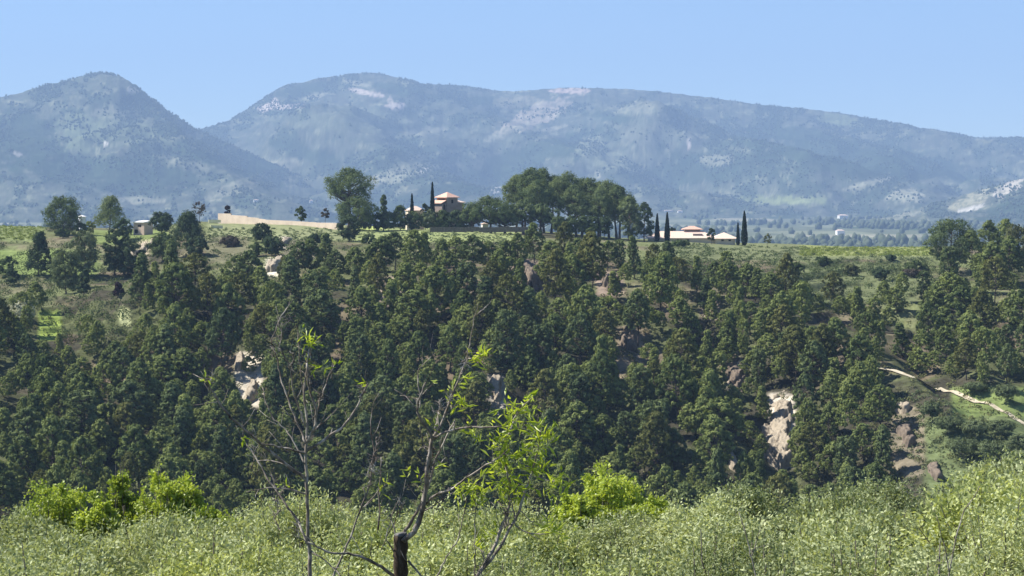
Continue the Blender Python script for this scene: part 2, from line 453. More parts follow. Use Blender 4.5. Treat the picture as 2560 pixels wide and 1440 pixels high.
def ridge(R, Yb, Yr, amp, seed, pw=1.25, back=1.6):
    def f(PX, Y, X):
        py = np.interp(PX, R[:, 0], R[:, 1])
        zr = -(py - H0) / F * Yr + (fbm(PX / 9, PX * 0, 3, seed + 5) - 0.5) * 5
        warp = (fbm(X / 500, Y / 900, 4, seed) - 0.5)
        t = (Y - Yb) / (Yr - Yb)
        tt = np.clip(t, 0, 1)
        prof = tt ** pw * (1 - 0.0) 
        z = ZP - 4 + (zr - ZP + 4) * prof
        z = z + warp * amp * np.clip(4 * tt * (1 - tt), 0, 1) * np.clip((zr - ZP) / 300, 0, 1.4)
        z = z + (fbm(X / 130, Y / 200, 4, seed + 9) - 0.5) * amp * 0.28 * np.clip(4 * tt * (1 - tt), 0, 1)
        # spurs running down and to the side
        sp = np.abs(((X + Y * 0.35 + warp * 420) / 620) % 1.0 - 0.5) * 2
        z = z + (sp - 0.5) * amp * 0.55 * np.clip(3.2 * tt * (1 - tt), 0, 1)
        bk = np.clip(t - 1, 0, 5)
        z = z - bk * (zr - ZP) * back
        return np.maximum(z, ZP - 30)
    return f
Yl = (4700., 6700.); Yrr = (5300., 8300.); Yh = (4300., 5300.)
def ell(PX, PY, cx, cy, rx, ry, ang=0, k=0.9):
    a = math.radians(ang); dx = PX - cx; dy = PY - cy
    u = (dx * math.cos(a) + dy * math.sin(a)) / rx; v = (-dx * math.sin(a) + dy * math.cos(a)) / ry
    d = u * u + v * v + (fbm(PX / 20, PY / 9, 4, 99) - 0.5) * 2.6 * k
    return 1 - ss(0.75, 1.15, d)
def mtn_c(seed, patches, dark):
    def f(PX, PY, X, Y, Z):
        c = np.zeros(X.shape + (3,)); c[...] = (0.105, 0.115, 0.080)     # maquis
        a = fbm(PX / 60, PY / 34, 5, seed, 0.62)
        c = mixc(c, (0.042, 0.060, 0.034), ss(0.46, 0.56, a))             # forest
        f1 = fbm(PX / 9, PY / 5, 3, seed + 31, 0.6)
        c = mixc(c, (0.050, 0.068, 0.040), ss(0.50, 0.62, f1) * 0.65)
        b = fbm(PX / 22, PY / 9, 4, seed + 3, 0.6)
        c = mixc(c, (0.26, 0.27, 0.17), ss(0.60, 0.70, b) * 0.55)
        for (cx, cy, rx, ry, ang) in dark: c = mixc(c, (0.032, 0.052, 0.026), ell(PX, PY, cx, cy, rx, ry, ang) * 0.9)
        for (cx, cy, rx, ry, ang, col, am) in patches: c = mixc(c, col, ell(PX, PY, cx, cy, rx, ry, ang) * am)
        c = mixc(c, (0.060, 0.080, 0.045), ss(0.56, 0.66, fbm(PX / 7, PY / 4.5, 3, seed + 57, 0.6)) * 0.55)
        return c
    return f
PINK = (0.50, 0.43, 0.37); PALE = (0.30, 0.30, 0.21); ROCK = (0.48, 0.46, 0.40)
left_c = mtn_c(201, [(330, 225, 18, 10, 30, ROCK, .6), (270, 285, 45, 14, 0, PALE, .5), (200, 330, 60, 45, 0, (0.15, 0.18, 0.10), .8), (330, 330, 110, 30, 18, (0.14, 0.165, 0.095), .7),
                     (265, 360, 10, 6, 0, ROCK, .9), (45, 385, 14, 7, 10, ROCK, .8), (590, 470, 80, 16, -20, PALE, .5), (360, 500, 60, 10, 0, PALE, .8), (470, 410, 60, 14, 15, PALE, .4)],
               [(70, 360, 110, 75, 25), (260, 430, 260, 40, 5), (640, 420, 80, 40, 30), (480, 390, 70, 20, 10)])
right_c = mtn_c(301, [(665, 268, 30, 9, -12, PINK, 1), (725, 266, 50, 7, -6, PINK, 1), (690, 255, 14, 10, -50, PINK, .8), (920, 232, 55, 7, 12, PINK, .9), (890, 208, 30, 8, 10, PALE, .7), (990, 266, 28, 9, 0, PINK, .9), (975, 252, 8, 14, 0, PINK, .6), (790, 240, 30, 6, -10, PALE, .7),
                      (1430, 226, 50, 7, 0, (0.55, 0.44, 0.38), .9), (1340, 290, 110, 26, -24, (0.42, 0.36, 0.28), .7), (1270, 330, 70, 12, -20, PALE, .6), (1380, 322, 40, 6, -12, PALE, .9), (1300, 255, 60, 14, 0, (0.26, 0.24, 0.16), .5), (1480, 380, 34, 40, 0, (0.20, 0.22, 0.14), .9), (1530, 400, 50, 24, 0, (0.19, 0.21, 0.13), .7), (1495, 438, 10, 5, 60, PALE, .8),
                      (1723, 362, 6, 16, -8, PINK, 1), (1640, 330, 110, 34, 0, (0.19, 0.195, 0.14), .5), (1600, 270, 60, 16, 0, PALE, .4), (1790, 400, 40, 14, 0, PALE, .6), (1020, 430, 90, 16, -12, PALE, .55), (1060, 425, 14, 5, -20, ROCK, .8), (960, 450, 60, 12, 0, PALE, .5), (1060, 330, 60, 10, -10, PALE, .5), (880, 300, 140, 30, 0, (0.14, 0.16, 0.10), .6),
                      (1240, 475, 16, 7, -20, ROCK, .8), (720, 410, 40, 14, 0, PALE, .6), (2160, 462, 60, 10, -16, PALE, .8), (1950, 500, 110, 12, 0, (0.24, 0.28, 0.12), .8), (2265, 490, 50, 16, 0, PALE, .9), (2340, 455, 50, 10, 0, PALE, .3), (2100, 300, 60, 14, 10, (0.2, 0.24, 0.12), .6)],
                [(1330, 390, 210, 30, -20), (1150, 470, 200, 24, -14), (1750, 420, 90, 40, 0), (2150, 400, 300, 44, 8), (760, 225, 80, 14, -12), (2000, 340, 140, 20, 8), (1000, 225, 60, 14, 10), (760, 380, 100, 20, 20), (1550, 300, 90, 14, 10), (1200, 250, 60, 10, 5)])
hill_c = mtn_c(401, [(2430, 500, 80, 16, -24, (0.30, 0.29, 0.19), .9), (2520, 470, 50, 14, -26, (0.46, 0.42, 0.34), .9), (2430, 520, 40, 6, -12, ROCK, .9), (2250, 540, 50, 8, -10, PALE, .5)], [(2520, 530, 80, 30, -20)])
ml = ridge(LR, *Yl, 190, 211); mr = ridge(RR, *Yrr, 220, 311); mh = ridge(HR, *Yh, 40, 411)
pxs = np.arange(-700, 3301, 2.5)
gl = far_sheet('mountain', np.arange(-700, 1000, 2.5), np.linspace(Yl[0], Yl[1] + 700, 150), ml, left_c, M['mountain'])
gr = far_sheet('mountain', np.arange(200, 3301, 2.5), np.linspace(Yrr[0], Yrr[1] + 500, 190), mr, right_c, M['mountain'])
gh = far_sheet('hill', np.arange(2040, 3301, 4), np.linspace(Yh[0], Yh[1] + 600, 90), mh, hill_c, M['mountain'])

# far trees on mountains and plain: each a small many-sided crown, gathered as one wood
def far_wood(name, pts, size, rng, label):
    n = len(pts); pts = pts * K; size = size * K
    base = np.array([(0.5,0,.45),(.25,.43,.5),(-.25,.43,.42),(-.5,0,.5),(-.25,-.43,.45),(.25,-.43,.5),(0,0,1.0),(.3,.1,.82),(-.2,.25,.85),(-.1,-.3,.8),(.35,.2,0),(-.35,.2,0),(0,-.4,0)])
    fc = np.array([(0,1,7),(1,8,7),(1,2,8),(2,3,8),(3,9,8),(3,4,9),(4,5,9),(5,0,7),(5,7,9),(7,8,6),(8,9,6),(9,7,6),(10,1,0),(10,11,1),(11,2,1),(11,3,2),(11,12,3),(12,4,3),(12,5,4),(12,10,5),(10,0,5)])
    k = len(base)
    w = size * rng.uniform(0.6, 1.5, n); hgt = w * rng.uniform(0.8, 1.4, n)
    an = rng.uniform(0, 6.28, n)
    B = base[None] * np.ones((n, 1, 1)) + rng.normal(0, 0.06, (n, k, 3))
    x = B[..., 0] * np.cos(an)[:, None] - B[..., 1] * np.sin(an)[:, None]
    y = B[..., 0] * np.sin(an)[:, None] + B[..., 1] * np.cos(an)[:, None]
    V = np.stack([x * w[:, None], y * w[:, None], B[..., 2] * hgt[:, None] - 0.3], -1) + pts[:, None, :]
    Fc = (fc[None] + (np.arange(n) * k)[:, None, None]).reshape(-1, 3)
    tint = np.repeat(rng.uniform(0, 1, n), k)
    o = obj(name, mesh_np(name, V.reshape(-1, 3), Fc, {'tint': tint}, False, [M['farwood']]))
    tag(o, label, 'wood', kind='stuff')
    return o
rng = np.random.default_rng(4)
def grid_pts(g, n, seed, thr, zf, Ylim):
    PX, Y, X, Z = g
    px = rng.uniform(PX.min(), PX.max(), n); y = Ylim[0] + (Ylim[1] - Ylim[0]) * rng.uniform(0, 1, n) ** 0.75
    x = (px - 1280) / F * y
    z = zf(px, y, x); py = H0 - F * z / y
    a = fbm(px / 60, py / 34, 5, seed, 0.62)
    keep = (a > thr + .045 + rng.normal(0, 0.015, n)) & (z > ZP + 8)
    return np.stack([x, y, z], -1)[keep]
pts = np.concatenate([grid_pts(gl, 26000, 201, 0.46, ml, (Yl[0] + 50, Yl[1])), grid_pts(gr, 60000, 301, 0.46, mr, (Yrr[0] + 50, Yrr[1])), grid_pts(gh, 5000, 401, 0.44, mh, (Yh[0] + 50, Yh[1]))])
# crest trees
for (R, Yx, zf) in ((LR, Yl[1], ml), (RR, Yrr[1], mr)):
    px = rng.uniform(-600, 3200, 900)
    py = np.interp(px, R[:, 0], R[:, 1]); px = px[py < 420]
    px = px[fbm(px / 45, px * 0, 3, 77) > 0.45]
    y = np.full(len(px), Yx) - rng.uniform(0, 60, len(px)); x = (px - 1280) / F * y
    pts = np.concatenate([pts, np.stack([x, y, zf(px, y, x)], -1)])
far_wood('mountain_wood', pts, 4.3, rng, 'dark woods and scrub scattered over the hazy blue mountainsides')
n = 9000
px = rng.uniform(-500, 3100, n); y = rng.uniform(2300, 5400, n); x = (px - 1280) / F * y
d = fbm(x / 240, y / 420, 4, 15)
ln = np.abs(((x + y * 0.18) / 190) % 1.0 - 0.5) < 0.03
keep = (d > 0.57 + rng.normal(0, .02, n)) | (ln & (rng.uniform(0, 1, n) < .5))
pts = np.stack([x, y, plain_z(px, y, x)], -1)[keep]
far_wood('valley_wood', pts, 8.5, rng, 'hazy woods and field hedges on the valley plain below the mountains')

# ------------------------------------------------------------------ foliage generators
def rand_dirs(rng, n):
    d = rng.normal(size=(n, 3)); return d / np.linalg.norm(d, axis=1, keepdims=True)

def cards(rng, C, Nn, L, W, along=None):
    """kite shaped leaf cards: centre C, facing Nn, length L, width W"""
    n = len(C)
    r = rand_dirs(rng, n) if along is None else along
    a = r - Nn * np.sum(r * Nn, 1, keepdims=True)
    a /= np.maximum(np.linalg.norm(a, axis=1, keepdims=True), 1e-6)
    b = np.cross(Nn, a)
    L = np.broadcast_to(L, n)[:, None]; W = np.broadcast_to(W, n)[:, None]
    V = np.stack([C - a * L * .5, C + b * W * .5 - a * L * 0.05, C + a * L * .5, C - b * W * .5 - a * L * 0.05], 1)
    Fc = np.arange(n * 4).reshape(n, 4)
    return V.reshape(-1, 3), Fc

def clump_crown(rng, centers, radii, ncard, L, W, flat=0.75, jit=0.38, mat=None, name='crown', rough=1.0):
    """each clump is a handful of tufts, each tuft a spray of small cards"""
    Vs, Ts = [], []
    for c, r in zip(centers, radii):
        n = max(12, int(ncard * (r / np.mean(radii)) ** 2))
        k = max(5, n // 16)
        d = rand_dirs(rng, k)
        d[:, 2] = np.where(d[:, 2] < -0.45, -d[:, 2] * 0.7, d[:, 2])
        sub = c + d * (r * rng.uniform(.65 - .15 * rough, 1.0 + .3 * rough, k))[:, None] * np.array([1, 1, flat])
        q = rng.integers(0, k, n)
        e = rand_dirs(rng, n); e[:, 2] += .25
        pos = sub[q] + e * (r * .34 * rng.uniform(.2, 1, n))[:, None] * np.array([1, 1, 1 + .25 * rough])
        nn = e * .45 + d[q] * 1.0 + rng.normal(0, jit, (n, 3)); nn /= np.linalg.norm(nn, axis=1, keepdims=True)
        al = d[q] * .7 + np.array([0, 0, .8]) + rng.normal(0, .5, (n, 3))
        V, _ = cards(rng, pos, nn, L * rng.uniform(.55, 1.35, n), W * rng.uniform(.55, 1.35, n), al if rough > .5 else None)
        Vs.append(V)
        tk = rng.uniform(.1, .9) * .5 + rng.uniform(0, 1, k) * .5
        Ts.append(np.repeat(np.clip(tk[q] + rng.normal(0, 0.12, n), 0, 1), 4))
    V = np.concatenate(Vs); T = np.concatenate(Ts)
    return mesh_np(name, V, np.arange(len(V)).reshape(-1, 4), {'tint': T}, False, [mat])

def envelope(kind):
    if kind == 'pine':     return lambda t: max(.14, math.sin(math.pi * (0.22 + t * 0.75)) ** 0.9)
    if kind == 'conic':    return lambda t: 1.0 - 0.80 * t ** 1.1
    if kind == 'umbrella': return lambda t: 0.70 + 0.30 * math.sin(math.pi * (0.15 + 0.7 * t)) if t < .7 else max(.25, 1 - (t - .55) * 1.6)
    if kind == 'ball':     return lambda t: max(.2, math.sin(math.pi * (0.10 + 0.82 * t)) ** 0.6)
    if kind == 'column':   return lambda t: 0.55 + 0.45 * math.sin(math.pi * (0.12 + 0.75 * t))
    raise KeyError(kind)

def tree_meshes(seed, kind, h, w, base, ncl, rc, ncard, L, W, leaf, bark, trunk_r=None, lean=0.0, flat=0.8, jit=0.40, limbs=True, rough=1.0):
    """h height, w crown width, base = height of the crown's underside; returns trunk mesh, crown mesh"""
    rng = np.random.default_rng(seed)
    env = envelope(kind)
    R = w / 2
    cs, rs = [], []
    lx, ly = lean * rng.normal(), lean * rng.normal()
    for i in range(ncl):
        t = (i + rng.uniform(0, 1)) / ncl
        rad = env(t) * R
        a = i * 2.39996 + rng.uniform(-.5, .5)
        r = rc * rng.uniform(0.75, 1.25)
        q = max(0.0, rad - r * 0.6) * math.sqrt(rng.uniform(0.35, 1.0)) * rng.uniform(0.85, 1.2)
        z = base + r * flat * .5 + t * max(0.1, h - base - r * flat * 1.4)
        cs.append((q * math.cos(a) + lx * z, q * math.sin(a) + ly * z, z)); rs.append(r)
    for k_ in range(2): cs.append((lx * h + rng.normal(0, .2 * rc), ly * h + rng.normal(0, .2 * rc), h - rc * flat * (.45 + .7 * k_))); rs.append(rc * (0.5 + .2 * k_))
    cs = np.array(cs); rs = np.array(rs)
    crown = clump_crown(rng, cs, rs, ncard, L, W, flat, jit, M[leaf], 'crown', rough)
    mb = MB()
    tr = trunk_r or h * 0.016
    hh = h * 0.86
    pts = [(lx * z + 0.012 * h * math.sin(z * 1.3 / max(1, h) * 6 + seed), ly * z + 0.012 * h * math.cos(z * 1.7 / max(1, h) * 5), z) for z in np.linspace(-0.25, hh, 7)]
    mb.tube(pts, [tr * (1.25 if i == 0 else 1 - 0.13 * i) for i in range(7)], 6)
    if limbs:
        for c, r in list(zip(cs, rs))[:-2]:
            z0 = max(base * 0.75, c[2] - 0.35 * math.hypot(c[0] - lx * c[2], c[1] - ly * c[2]) - 0.4 * rc)
            z0 = min(z0, hh * .95)
            p0 = np.array([lx * z0, ly * z0, z0]); p1 = c - np.array([0, 0, r * flat * .2])
            mid = (p0 + p1) / 2 + np.array([0, 0, -0.06 * np.linalg.norm(p1 - p0)])
            mb.tube([p0, mid, p1], [tr * .42, tr * .3, tr * .14], 4, False)
    trunk = mb.mesh('trunk', M[bark])
    return trunk, crown

def plant(name, meshes, loc, rz, sc, label, cat, group=None, parts=('trunk', 'crown')):
    r = empty(name, loc, rz, sc)
    tag(r, label, cat, group)
    for pn, me in zip(parts, meshes): obj(pn, me, r)
    return r

def cypress_meshes(seed, h, w):
    rng = np.random.default_rng(seed)
    n = int(1500)
    t = rng.uniform(0, 1, n) ** 0.85
    rad = w / 2 * np.minimum(1, (t + .04) / 0.22) ** .6 * (1 - t) ** 0.62 * 1.25
    a = rng.uniform(0, 6.283, n)
    rr = rad * (0.75 + 0.3 * rng.uniform(0, 1, n))
    C = np.stack([np.cos(a) * rr, np.sin(a) * rr, 0.25 + t * (h - .25)], -1)
    Nn = np.stack([np.cos(a), np.sin(a), np.full(n, .25)], -1) + rng.normal(0, .35, (n, 3)); Nn /= np.linalg.norm(Nn, axis=1, keepdims=True)
    al = np.tile([[0, 0, 1.0]], (n, 1)) + rng.normal(0, .25, (n, 3))
    V, Fc = cards(rng, C, Nn, 1.0 * rng.uniform(.6, 1.3, n), .45 * rng.uniform(.6, 1.3, n), al)
    crown = mesh_np('crown', V, Fc, {'tint': np.repeat(rng.uniform(0, 1, n), 4)}, False, [M['cypress']])
    mb = MB(); mb.tube([(0, 0, -.3), (0, 0, .6), (0, 0, h * .8)], [.22, .2, .05], 6)
    return mb.mesh('trunk', M['bark']), crown

# ------------------------------------------------------------------ rock faces on the gorge side
def rock(px, py, w_px, h_px, seed, mat, label):
    """rough face that breaks through the slope; its outline and ledges follow noise"""
    x0, Y0, z0 = ground_at(px, py)
    Ya = ground_at(px, py + h_px * .62)[1]; Yb = ground_at(px, py - h_px * .62)[1]
    if Yb - Ya < 4: Ya -= 2; Yb += 2
    w = w_px / F * Y0
    nx = int(np.clip(w * 1.7 / .22, 24, 90)); ny = int(np.clip((Yb - Ya) / .25, 24, 110))
    X, Y = np.meshgrid(np.linspace(x0 - w * .85, x0 + w * .85, nx), np.linspace(Ya - .8, Yb + .8, ny))
    u = (X - x0) / (w * .5); v = (Y - (Ya + Yb) / 2) / ((Yb - Ya) * .5)
    d = np.sqrt(u * u + v * v) + (fbm(X / 2.6 + seed, Y / 3.4, 4, seed) - .5) * 1.5
    mask = 1 - ss(.45, 1.0, d)
    rid = np.abs(fbm(X / 2.2, Y / 3.5, 4, seed + 3, .6) - .5) * 2
    blk = np.floor(fbm(X / 2.0, Y / 4.0, 3, seed + 7) * 7) / 7
    hgt = w_px / 60 * 1.1
    Z = hz(X.ravel(), Y.ravel()).reshape(X.shape) - .6 + mask * (1.0 + (1 - v) * .8 * hgt + rid * 1.1 + blk * 1.3 * hgt)
    V = np.stack([X - x0, Y - Y0 - mask * (1 - v) * .7, Z - z0], -1)
    rr = np.random.default_rng(seed); V += rr.normal(0, .05, V.shape)
    me = mesh_np('rock_outcrop', V.reshape(-1, 3), grid_faces(ny, nx), None, False, [M[mat]])
    o = obj('rock_outcrop', me, None, (x0, Y0, z0))
    tag(o, label, 'rock')
    return o
ROCKS = [(600, 905, 28, 44, 'rock', 'pale cliff patch under dark pines left of the slender bare tree, upper part'),
         (630, 975, 40, 60, 'rock', 'cream rock scar directly behind the left limb of the bare tree'),
         (1240, 975, 34, 80, 'rock', 'narrow pale rock rib in the dark gully right of the thorny branch'),
         (1215, 1055, 60, 40, 'brownrock', 'low grey rock at the foot of the narrow pale rib'),
         (1955, 1030, 58, 76, 'rock', 'tall sunlit cream cliff among the pines, tapering to a point'),
         (1948, 1115, 80, 110, 'rock', 'broad pale cliff face below the pointed cream cliff'),
         (1835, 935, 54, 70, 'brownrock', 'brownish layered rock ledge left above the tall cream cliff'),
         (683, 667, 34, 40, 'rock', 'bright white rock slab at the edge of the pine wood'),
         (712, 607, 18, 18, 'rock', 'small white stone heap beside a round dark bush'),
         (2258, 1022, 40, 24, 'rock', 'cream ledge below the pale track on the right'),
         (2262, 1092, 44, 62, 'brownrock', 'purplish shaded rock face with a dark hollow under the track'),
         (2332, 1180, 36, 40, 'brownrock', 'grey rock beside the olive terrace above the foreground leaves'),
         (1835, 1160, 26, 46, 'rock', 'small cream crag just above the foreground foliage'),
         (1520, 705, 60, 36, 'brownrock', 'brown rock ledge below the pines left of the villa'),
         (1325, 690, 74, 50, 'brownrock', 'dark brown rock hollow near the rim under the pine grove'),
         (1575, 850, 50, 60, 'brownrock', 'brown earth bank halfway down the pine slope below the villa'),
         (360, 625, 24, 40, 'rock', 'little stony bank below the pink stone shed'),
         (1780, 770, 40, 40, 'brownrock', 'pinkish rock between pines below the villa')]
for i, (px, py, w, h, mt, lb) in enumerate(ROCKS): rock(px, py, w, h, 500 + i, mt, lb)
def clear_of_rocks(px, py_base, hpx, wpx):
    for (rx, ry, w, h, mt, lb) in ROCKS:
        if (rx < 720 and ry < 640) or (mt == 'brownrock' and rx < 2000): continue
        if abs(px - rx) < (w * 0.46 + wpx * 0.38) and ry - h * .35 < py_base < ry + h * 0.5 + hpx * 1.6: return False
    return True

# ------------------------------------------------------------------ pines of the gorge
PV = []
for i in range(12):
    sh = ['pine', 'pine', 'conic', 'pine', 'umbrella', 'pine', 'column', 'pine', 'conic', 'pine', 'pine', 'umbrella'][i]
    h = [11, 12, 12, 10, 10, 13, 12, 9, 11, 12, 10.5, 11][i]
    w = [6.2, 5.6, 5.6, 6.4, 7.0, 6.0, 4.6, 5.8, 5.2, 6.6, 6.0, 6.6][i]
    b = h * [0.22, 0.28, 0.10, 0.18, 0.34, 0.26, 0.08, 0.14, 0.10, 0.30, 0.20, 0.32][i]
    PV.append((h, w) + tree_meshes(100 + i, sh, h, w, b, [66, 60, 68, 60, 52, 66, 62, 54, 66, 66, 60, 52][i], 0.66, 130, 0.52, 0.19, ['pine', 'pine', 'darkpine', 'pine', 'pine', 'oldpine', 'darkpine', 'pine', 'pine', 'darkpine', 'pine', 'oldpine'][i], 'bark', 0.16, 0.03, 0.75))
RIM = np.array([(-50, 800), (0, 800), (90, 775), (150, 850), (320, 850), (345, 740), (420, 715), (560, 730), (690, 720), (760, 690), (900, 680), (1000, 680), (1150, 660), (1300, 650), (1450, 660), (1600, 680), (1700, 705), (1800, 705), (1900, 740), (2000, 772), (2150, 792), (2260, 745), (2330, 720), (2450, 700), (2600, 690)], float)
BOT = np.array([(-50, 1350), (2180, 1350), (2230, 1120), (2330, 960), (2420, 965), (2600, 985)], float)
rng = np.random.default_rng(77)
cand = []
tries = 0
def zone(px, py):
    row = 'upper' if py < 860 else ('middle' if py < 1060 else 'lower')
    col = 'left' if px < 700 else ('centre' if px < 1700 else 'right')
    return row, col
ZL = {('upper', 'left'): 'sunlit green pine on the upper slope below the stone shed and garden wall', ('upper', 'centre'): 'sunlit green pine near the rim below the tower house and pine grove', ('upper', 'right'): 'sunlit green pine near the rim below the long villa and right-hand meadow',
      ('middle', 'left'): 'dark green pine halfway down the slope left of the slender bare tree', ('middle', 'centre'): 'dark green pine halfway down the slope behind the leafing almond trees', ('middle', 'right'): 'dark green pine halfway down the slope around the tall cream cliff',
      ('lower', 'left'): 'dusky pine low in the gorge above the bright green bushes at left', ('lower', 'centre'): 'dusky pine low in the gorge behind the stump and leafing almonds', ('lower', 'right'): 'dusky pine low in the gorge below the tall cream cliff at right'}
pts_px = np.zeros((0, 2))
TRK = [(2225, 929), (2255, 938), (2285, 947), (2400, 990), (2440, 1003), (2480, 1019), (2520, 1036), (2555, 1052), (106, 796), (128, 798), (146, 802), (120, 826), (318, 792), (1243, 968), (1580, 880), (1840, 935)]
rimx = 560.
while rimx < 2000:      # the closed row of crowns along the rim
    a_ = rimx + rng.uniform(-6, 6); b_ = np.interp(a_, RIM[:, 0], RIM[:, 1]) + rng.uniform(-6, 30)
    if clear_of_rocks(a_, b_, 60, 30):
        pts_px = np.vstack([pts_px, [a_, b_]]); cand.append((a_, b_, rng.uniform(.92, 1.22), False))
    rimx += rng.uniform(30, 44)
while tries < 60000 and len(cand) < 760:
    tries += 1
    px = rng.uniform(-60, 2620); py = rng.uniform(640, 1345)
    if py < np.interp(px, RIM[:, 0], RIM[:, 1]) or py > np.interp(px, BOT[:, 0], BOT[:, 1]): continue
    sc = rng.uniform(0.92, 1.42) ** 1.4
    small = len(cand) >= 299
    if small: sc *= 0.66
    if not clear_of_rocks(px, py, 60 * sc, 40 * sc): continue
    mind = 30 if small else 48
    if len(pts_px):
        d = np.hypot(pts_px[:, 0] - px, (pts_px[:, 1] - py) * 1.15)
        if d.min() < mind: continue
    if any(abs(px - tx) < 42 * sc and ty - 6 < py < ty + 125 * sc for tx, ty in TRK): continue
    # small natural openings
    if fbm(px / 70, py / 60, 3, 88) < 0.37: continue
    pts_px = np.vstack([pts_px, [px, py]]); cand.append((px, py, sc, small))
small_list = []
npine = 0
for (px, py, sc, small) in cand:
    x, Y, z = ground_at(px, py)
    v = PV[rng.integers(0, 12)]
    rz = rng.uniform(0, 6.28)
    wv = rng.uniform(.92, 1.28)
    s3 = (sc * wv * rng.uniform(.92, 1.08), sc * wv * rng.uniform(.92, 1.08), sc * rng.uniform(.78, 1.06))
    if small: small_list.append((v, x, Y, z, rz, s3)); continue
    row, col = zone(px, py)
    plant('pine_tree', v[2:], (x, Y, z - .1), rz, s3, ZL[(row, col)], 'pine tree', f'pines on the {row} gorge slope, {col}')
    npine += 1
print('pines', npine, 'small', len(small_list))
# the remaining younger pines, as one wood
def merged(lst, part):
    Vs, Ts, n = [], [], 0
    for (v, x, Y, z, rz, s3) in lst:
        me = v[3]
        co = np.empty(len(me.vertices) * 3, np.float32); me.vertices.foreach_get('co', co); co = co.reshape(-1, 3) * np.array(s3)
        tt = np.empty(len(me.vertices), np.float32); me.attributes['tint'].data.foreach_get('value', tt)
        c, s = math.cos(rz), math.sin(rz)
        Vs.append(np.stack([co[:, 0] * c - co[:, 1] * s + x, co[:, 0] * s + co[:, 1] * c + Y, co[:, 2] + z - .1], -1))
        Ts.append(np.clip(tt + rng.uniform(-.2, .2), 0, 1))
    return np.concatenate(Vs), np.concatenate(Ts)
if small_list:
    V, T = merged(small_list, 'crown')
    o = obj('pine_wood', mesh_np('pine_wood', V, np.arange(len(V)).reshape(-1, 4), {'tint': T}, False, [M['pine']]))
    tag(o, 'younger pines filling the gaps of the wooded gorge slope', 'wood', kind='stuff')

# ------------------------------------------------------------------ scrub and undergrowth
def scrub(name, n, px_r, py_r, mat, size, seed, accept, label, cat, per=26, L=.42, W=.26):
    rng = np.random.default_rng(seed)
    px = rng.uniform(*px_r, n); py = rng.uniform(*py_r, n)
    C, Nn, T, S = [], [], [], []
    for a, b in zip(px, py):
        if not accept(a, b): continue
        x, Y, z = ground_at(a, b)
        r = size * rng.uniform(.5, 1.5)
        d = rand_dirs(rng, per); d[:, 2] = np.abs(d[:, 2])
        C.append(np.array([x, Y, z]) + d * r * rng.uniform(.6, 1.05, per)[:, None] * np.array([1, 1, .8]))
        nn = d + rng.normal(0, .5, (per, 3)); Nn.append(nn / np.linalg.norm(nn, axis=1, keepdims=True))
        T.append(np.clip(rng.uniform(0, 1) + rng.normal(0, .12, per), 0, 1)); S.append(np.full(per, r / size))
    C = np.concatenate(C); Nn = np.concatenate(Nn); T = np.concatenate(T); S = np.concatenate(S)
    V, Fc = cards(rng, C, Nn, L * S, W * S)
    o = obj(name, mesh_np(name, V, Fc, {'tint': np.repeat(T, 4)}, False, [M[mat]]))
    return tag(o, label, cat, kind='stuff')
def rimrow(px): return np.interp(px, RIM[:, 0], RIM[:, 1])
rr_ = random.Random(5)
scrub('undergrowth', 5200, (-60, 2620), (640, 1330), 'scrub', 1.0, 11, lambda a, b: b > rimrow(a) - 20 and clear_of_rocks(a, b, 18, 10), 'low dry scrub between the pines of the gorge slope', 'scrub')
scrub('track_scrub', 700, (2215, 2620), (985, 1260), 'grey', 0.8, 18, lambda a, b: b > 985 + max(0, a - 2330) * .42 and fbm(a / 40, b / 22, 3, 48) > .40, 'tufts and low scrub on the terrace below the pale track', 'scrub', 24)
scrub('terrace_scrub', 7500, (-60, 2620), (575, 860), 'hedge', 1.35, 12, lambda a, b: b < rimrow(a) + 5 and b > np.interp(a, [0, 520, 700, 1300, 1650, 2000, 2600], [606, 588, 600, 606, 610, 642, 646]) and fbm(a / 50, b / 16, 3, 44) > .33, 'grey green scrub covering the terraced ground above the wood', 'scrub')
scrub('meadow_rows', 2600, (1640, 2330), (604, 700), 'grey', 0.75, 13, lambda a, b: b > np.interp(a, [1640, 2000, 2330], [606, 618, 625]) and (fbm(a / 60, b / 5, 2, 45) > .46), 'rows of low greyish bushes in the green meadow right of the villa', 'bushes', 20)
scrub('field_plants', 900, (520, 1300), (568, 606), 'grey', 0.6, 14, lambda a, b: b > np.interp(a, [520, 840, 1300], [570, 572, 585]), 'pale green crop standing in the field below the garden wall', 'crop', 18)
scrub('vine_rows', 500, (-40, 110), (556, 600), 'grass', 0.6, 15, lambda a, b: True, 'bright green crop rows at the far left of the plateau', 'crop', 18)
scrub('vine_rows', 700, (2000, 2330), (618, 640), 'grass', 0.7, 16, lambda a, b: True, 'yellow green crop strip along the plateau edge at right', 'crop', 18)

# ------------------------------------------------------------------ trees standing singly on the plateau and terraces
def single(name, kind, px, py_base, py_top, w_px, leaf, label, cat='tree', group=None, seed=0, basef=0.3, ncl=26, rcf=0.17, ncard=300, bark='bark', Y=None, flat=.8, L=None, trunk_px=None):
    if Y is None: x, Y, z = ground_at(px, py_base, 590)
    else:
        x = (px - 1280) / F * Y; z = float(hz(x, Y)[0])
    h = -(py_top - H0) / F * Y - z
    w = w_px / F * Y * (1.5 if group and 'grove' in group else 1.3 if kind in ('conic', 'column') else 1.0 if kind == 'umbrella' else 1.1)
    rc = max(0.45, w * rcf)
    ms = tree_meshes(1000 + seed + int(px), kind, h, w, h * basef, ncl, rc, ncard, L or 0.55, (L or 0.55) * .58, leaf, bark, None if trunk_px is None else trunk_px / F * Y, 0.02, flat, .34, True, .1)
    return plant(name, ms, (x, Y, z - .1), 0, (1, 1, 1), label, cat, group)

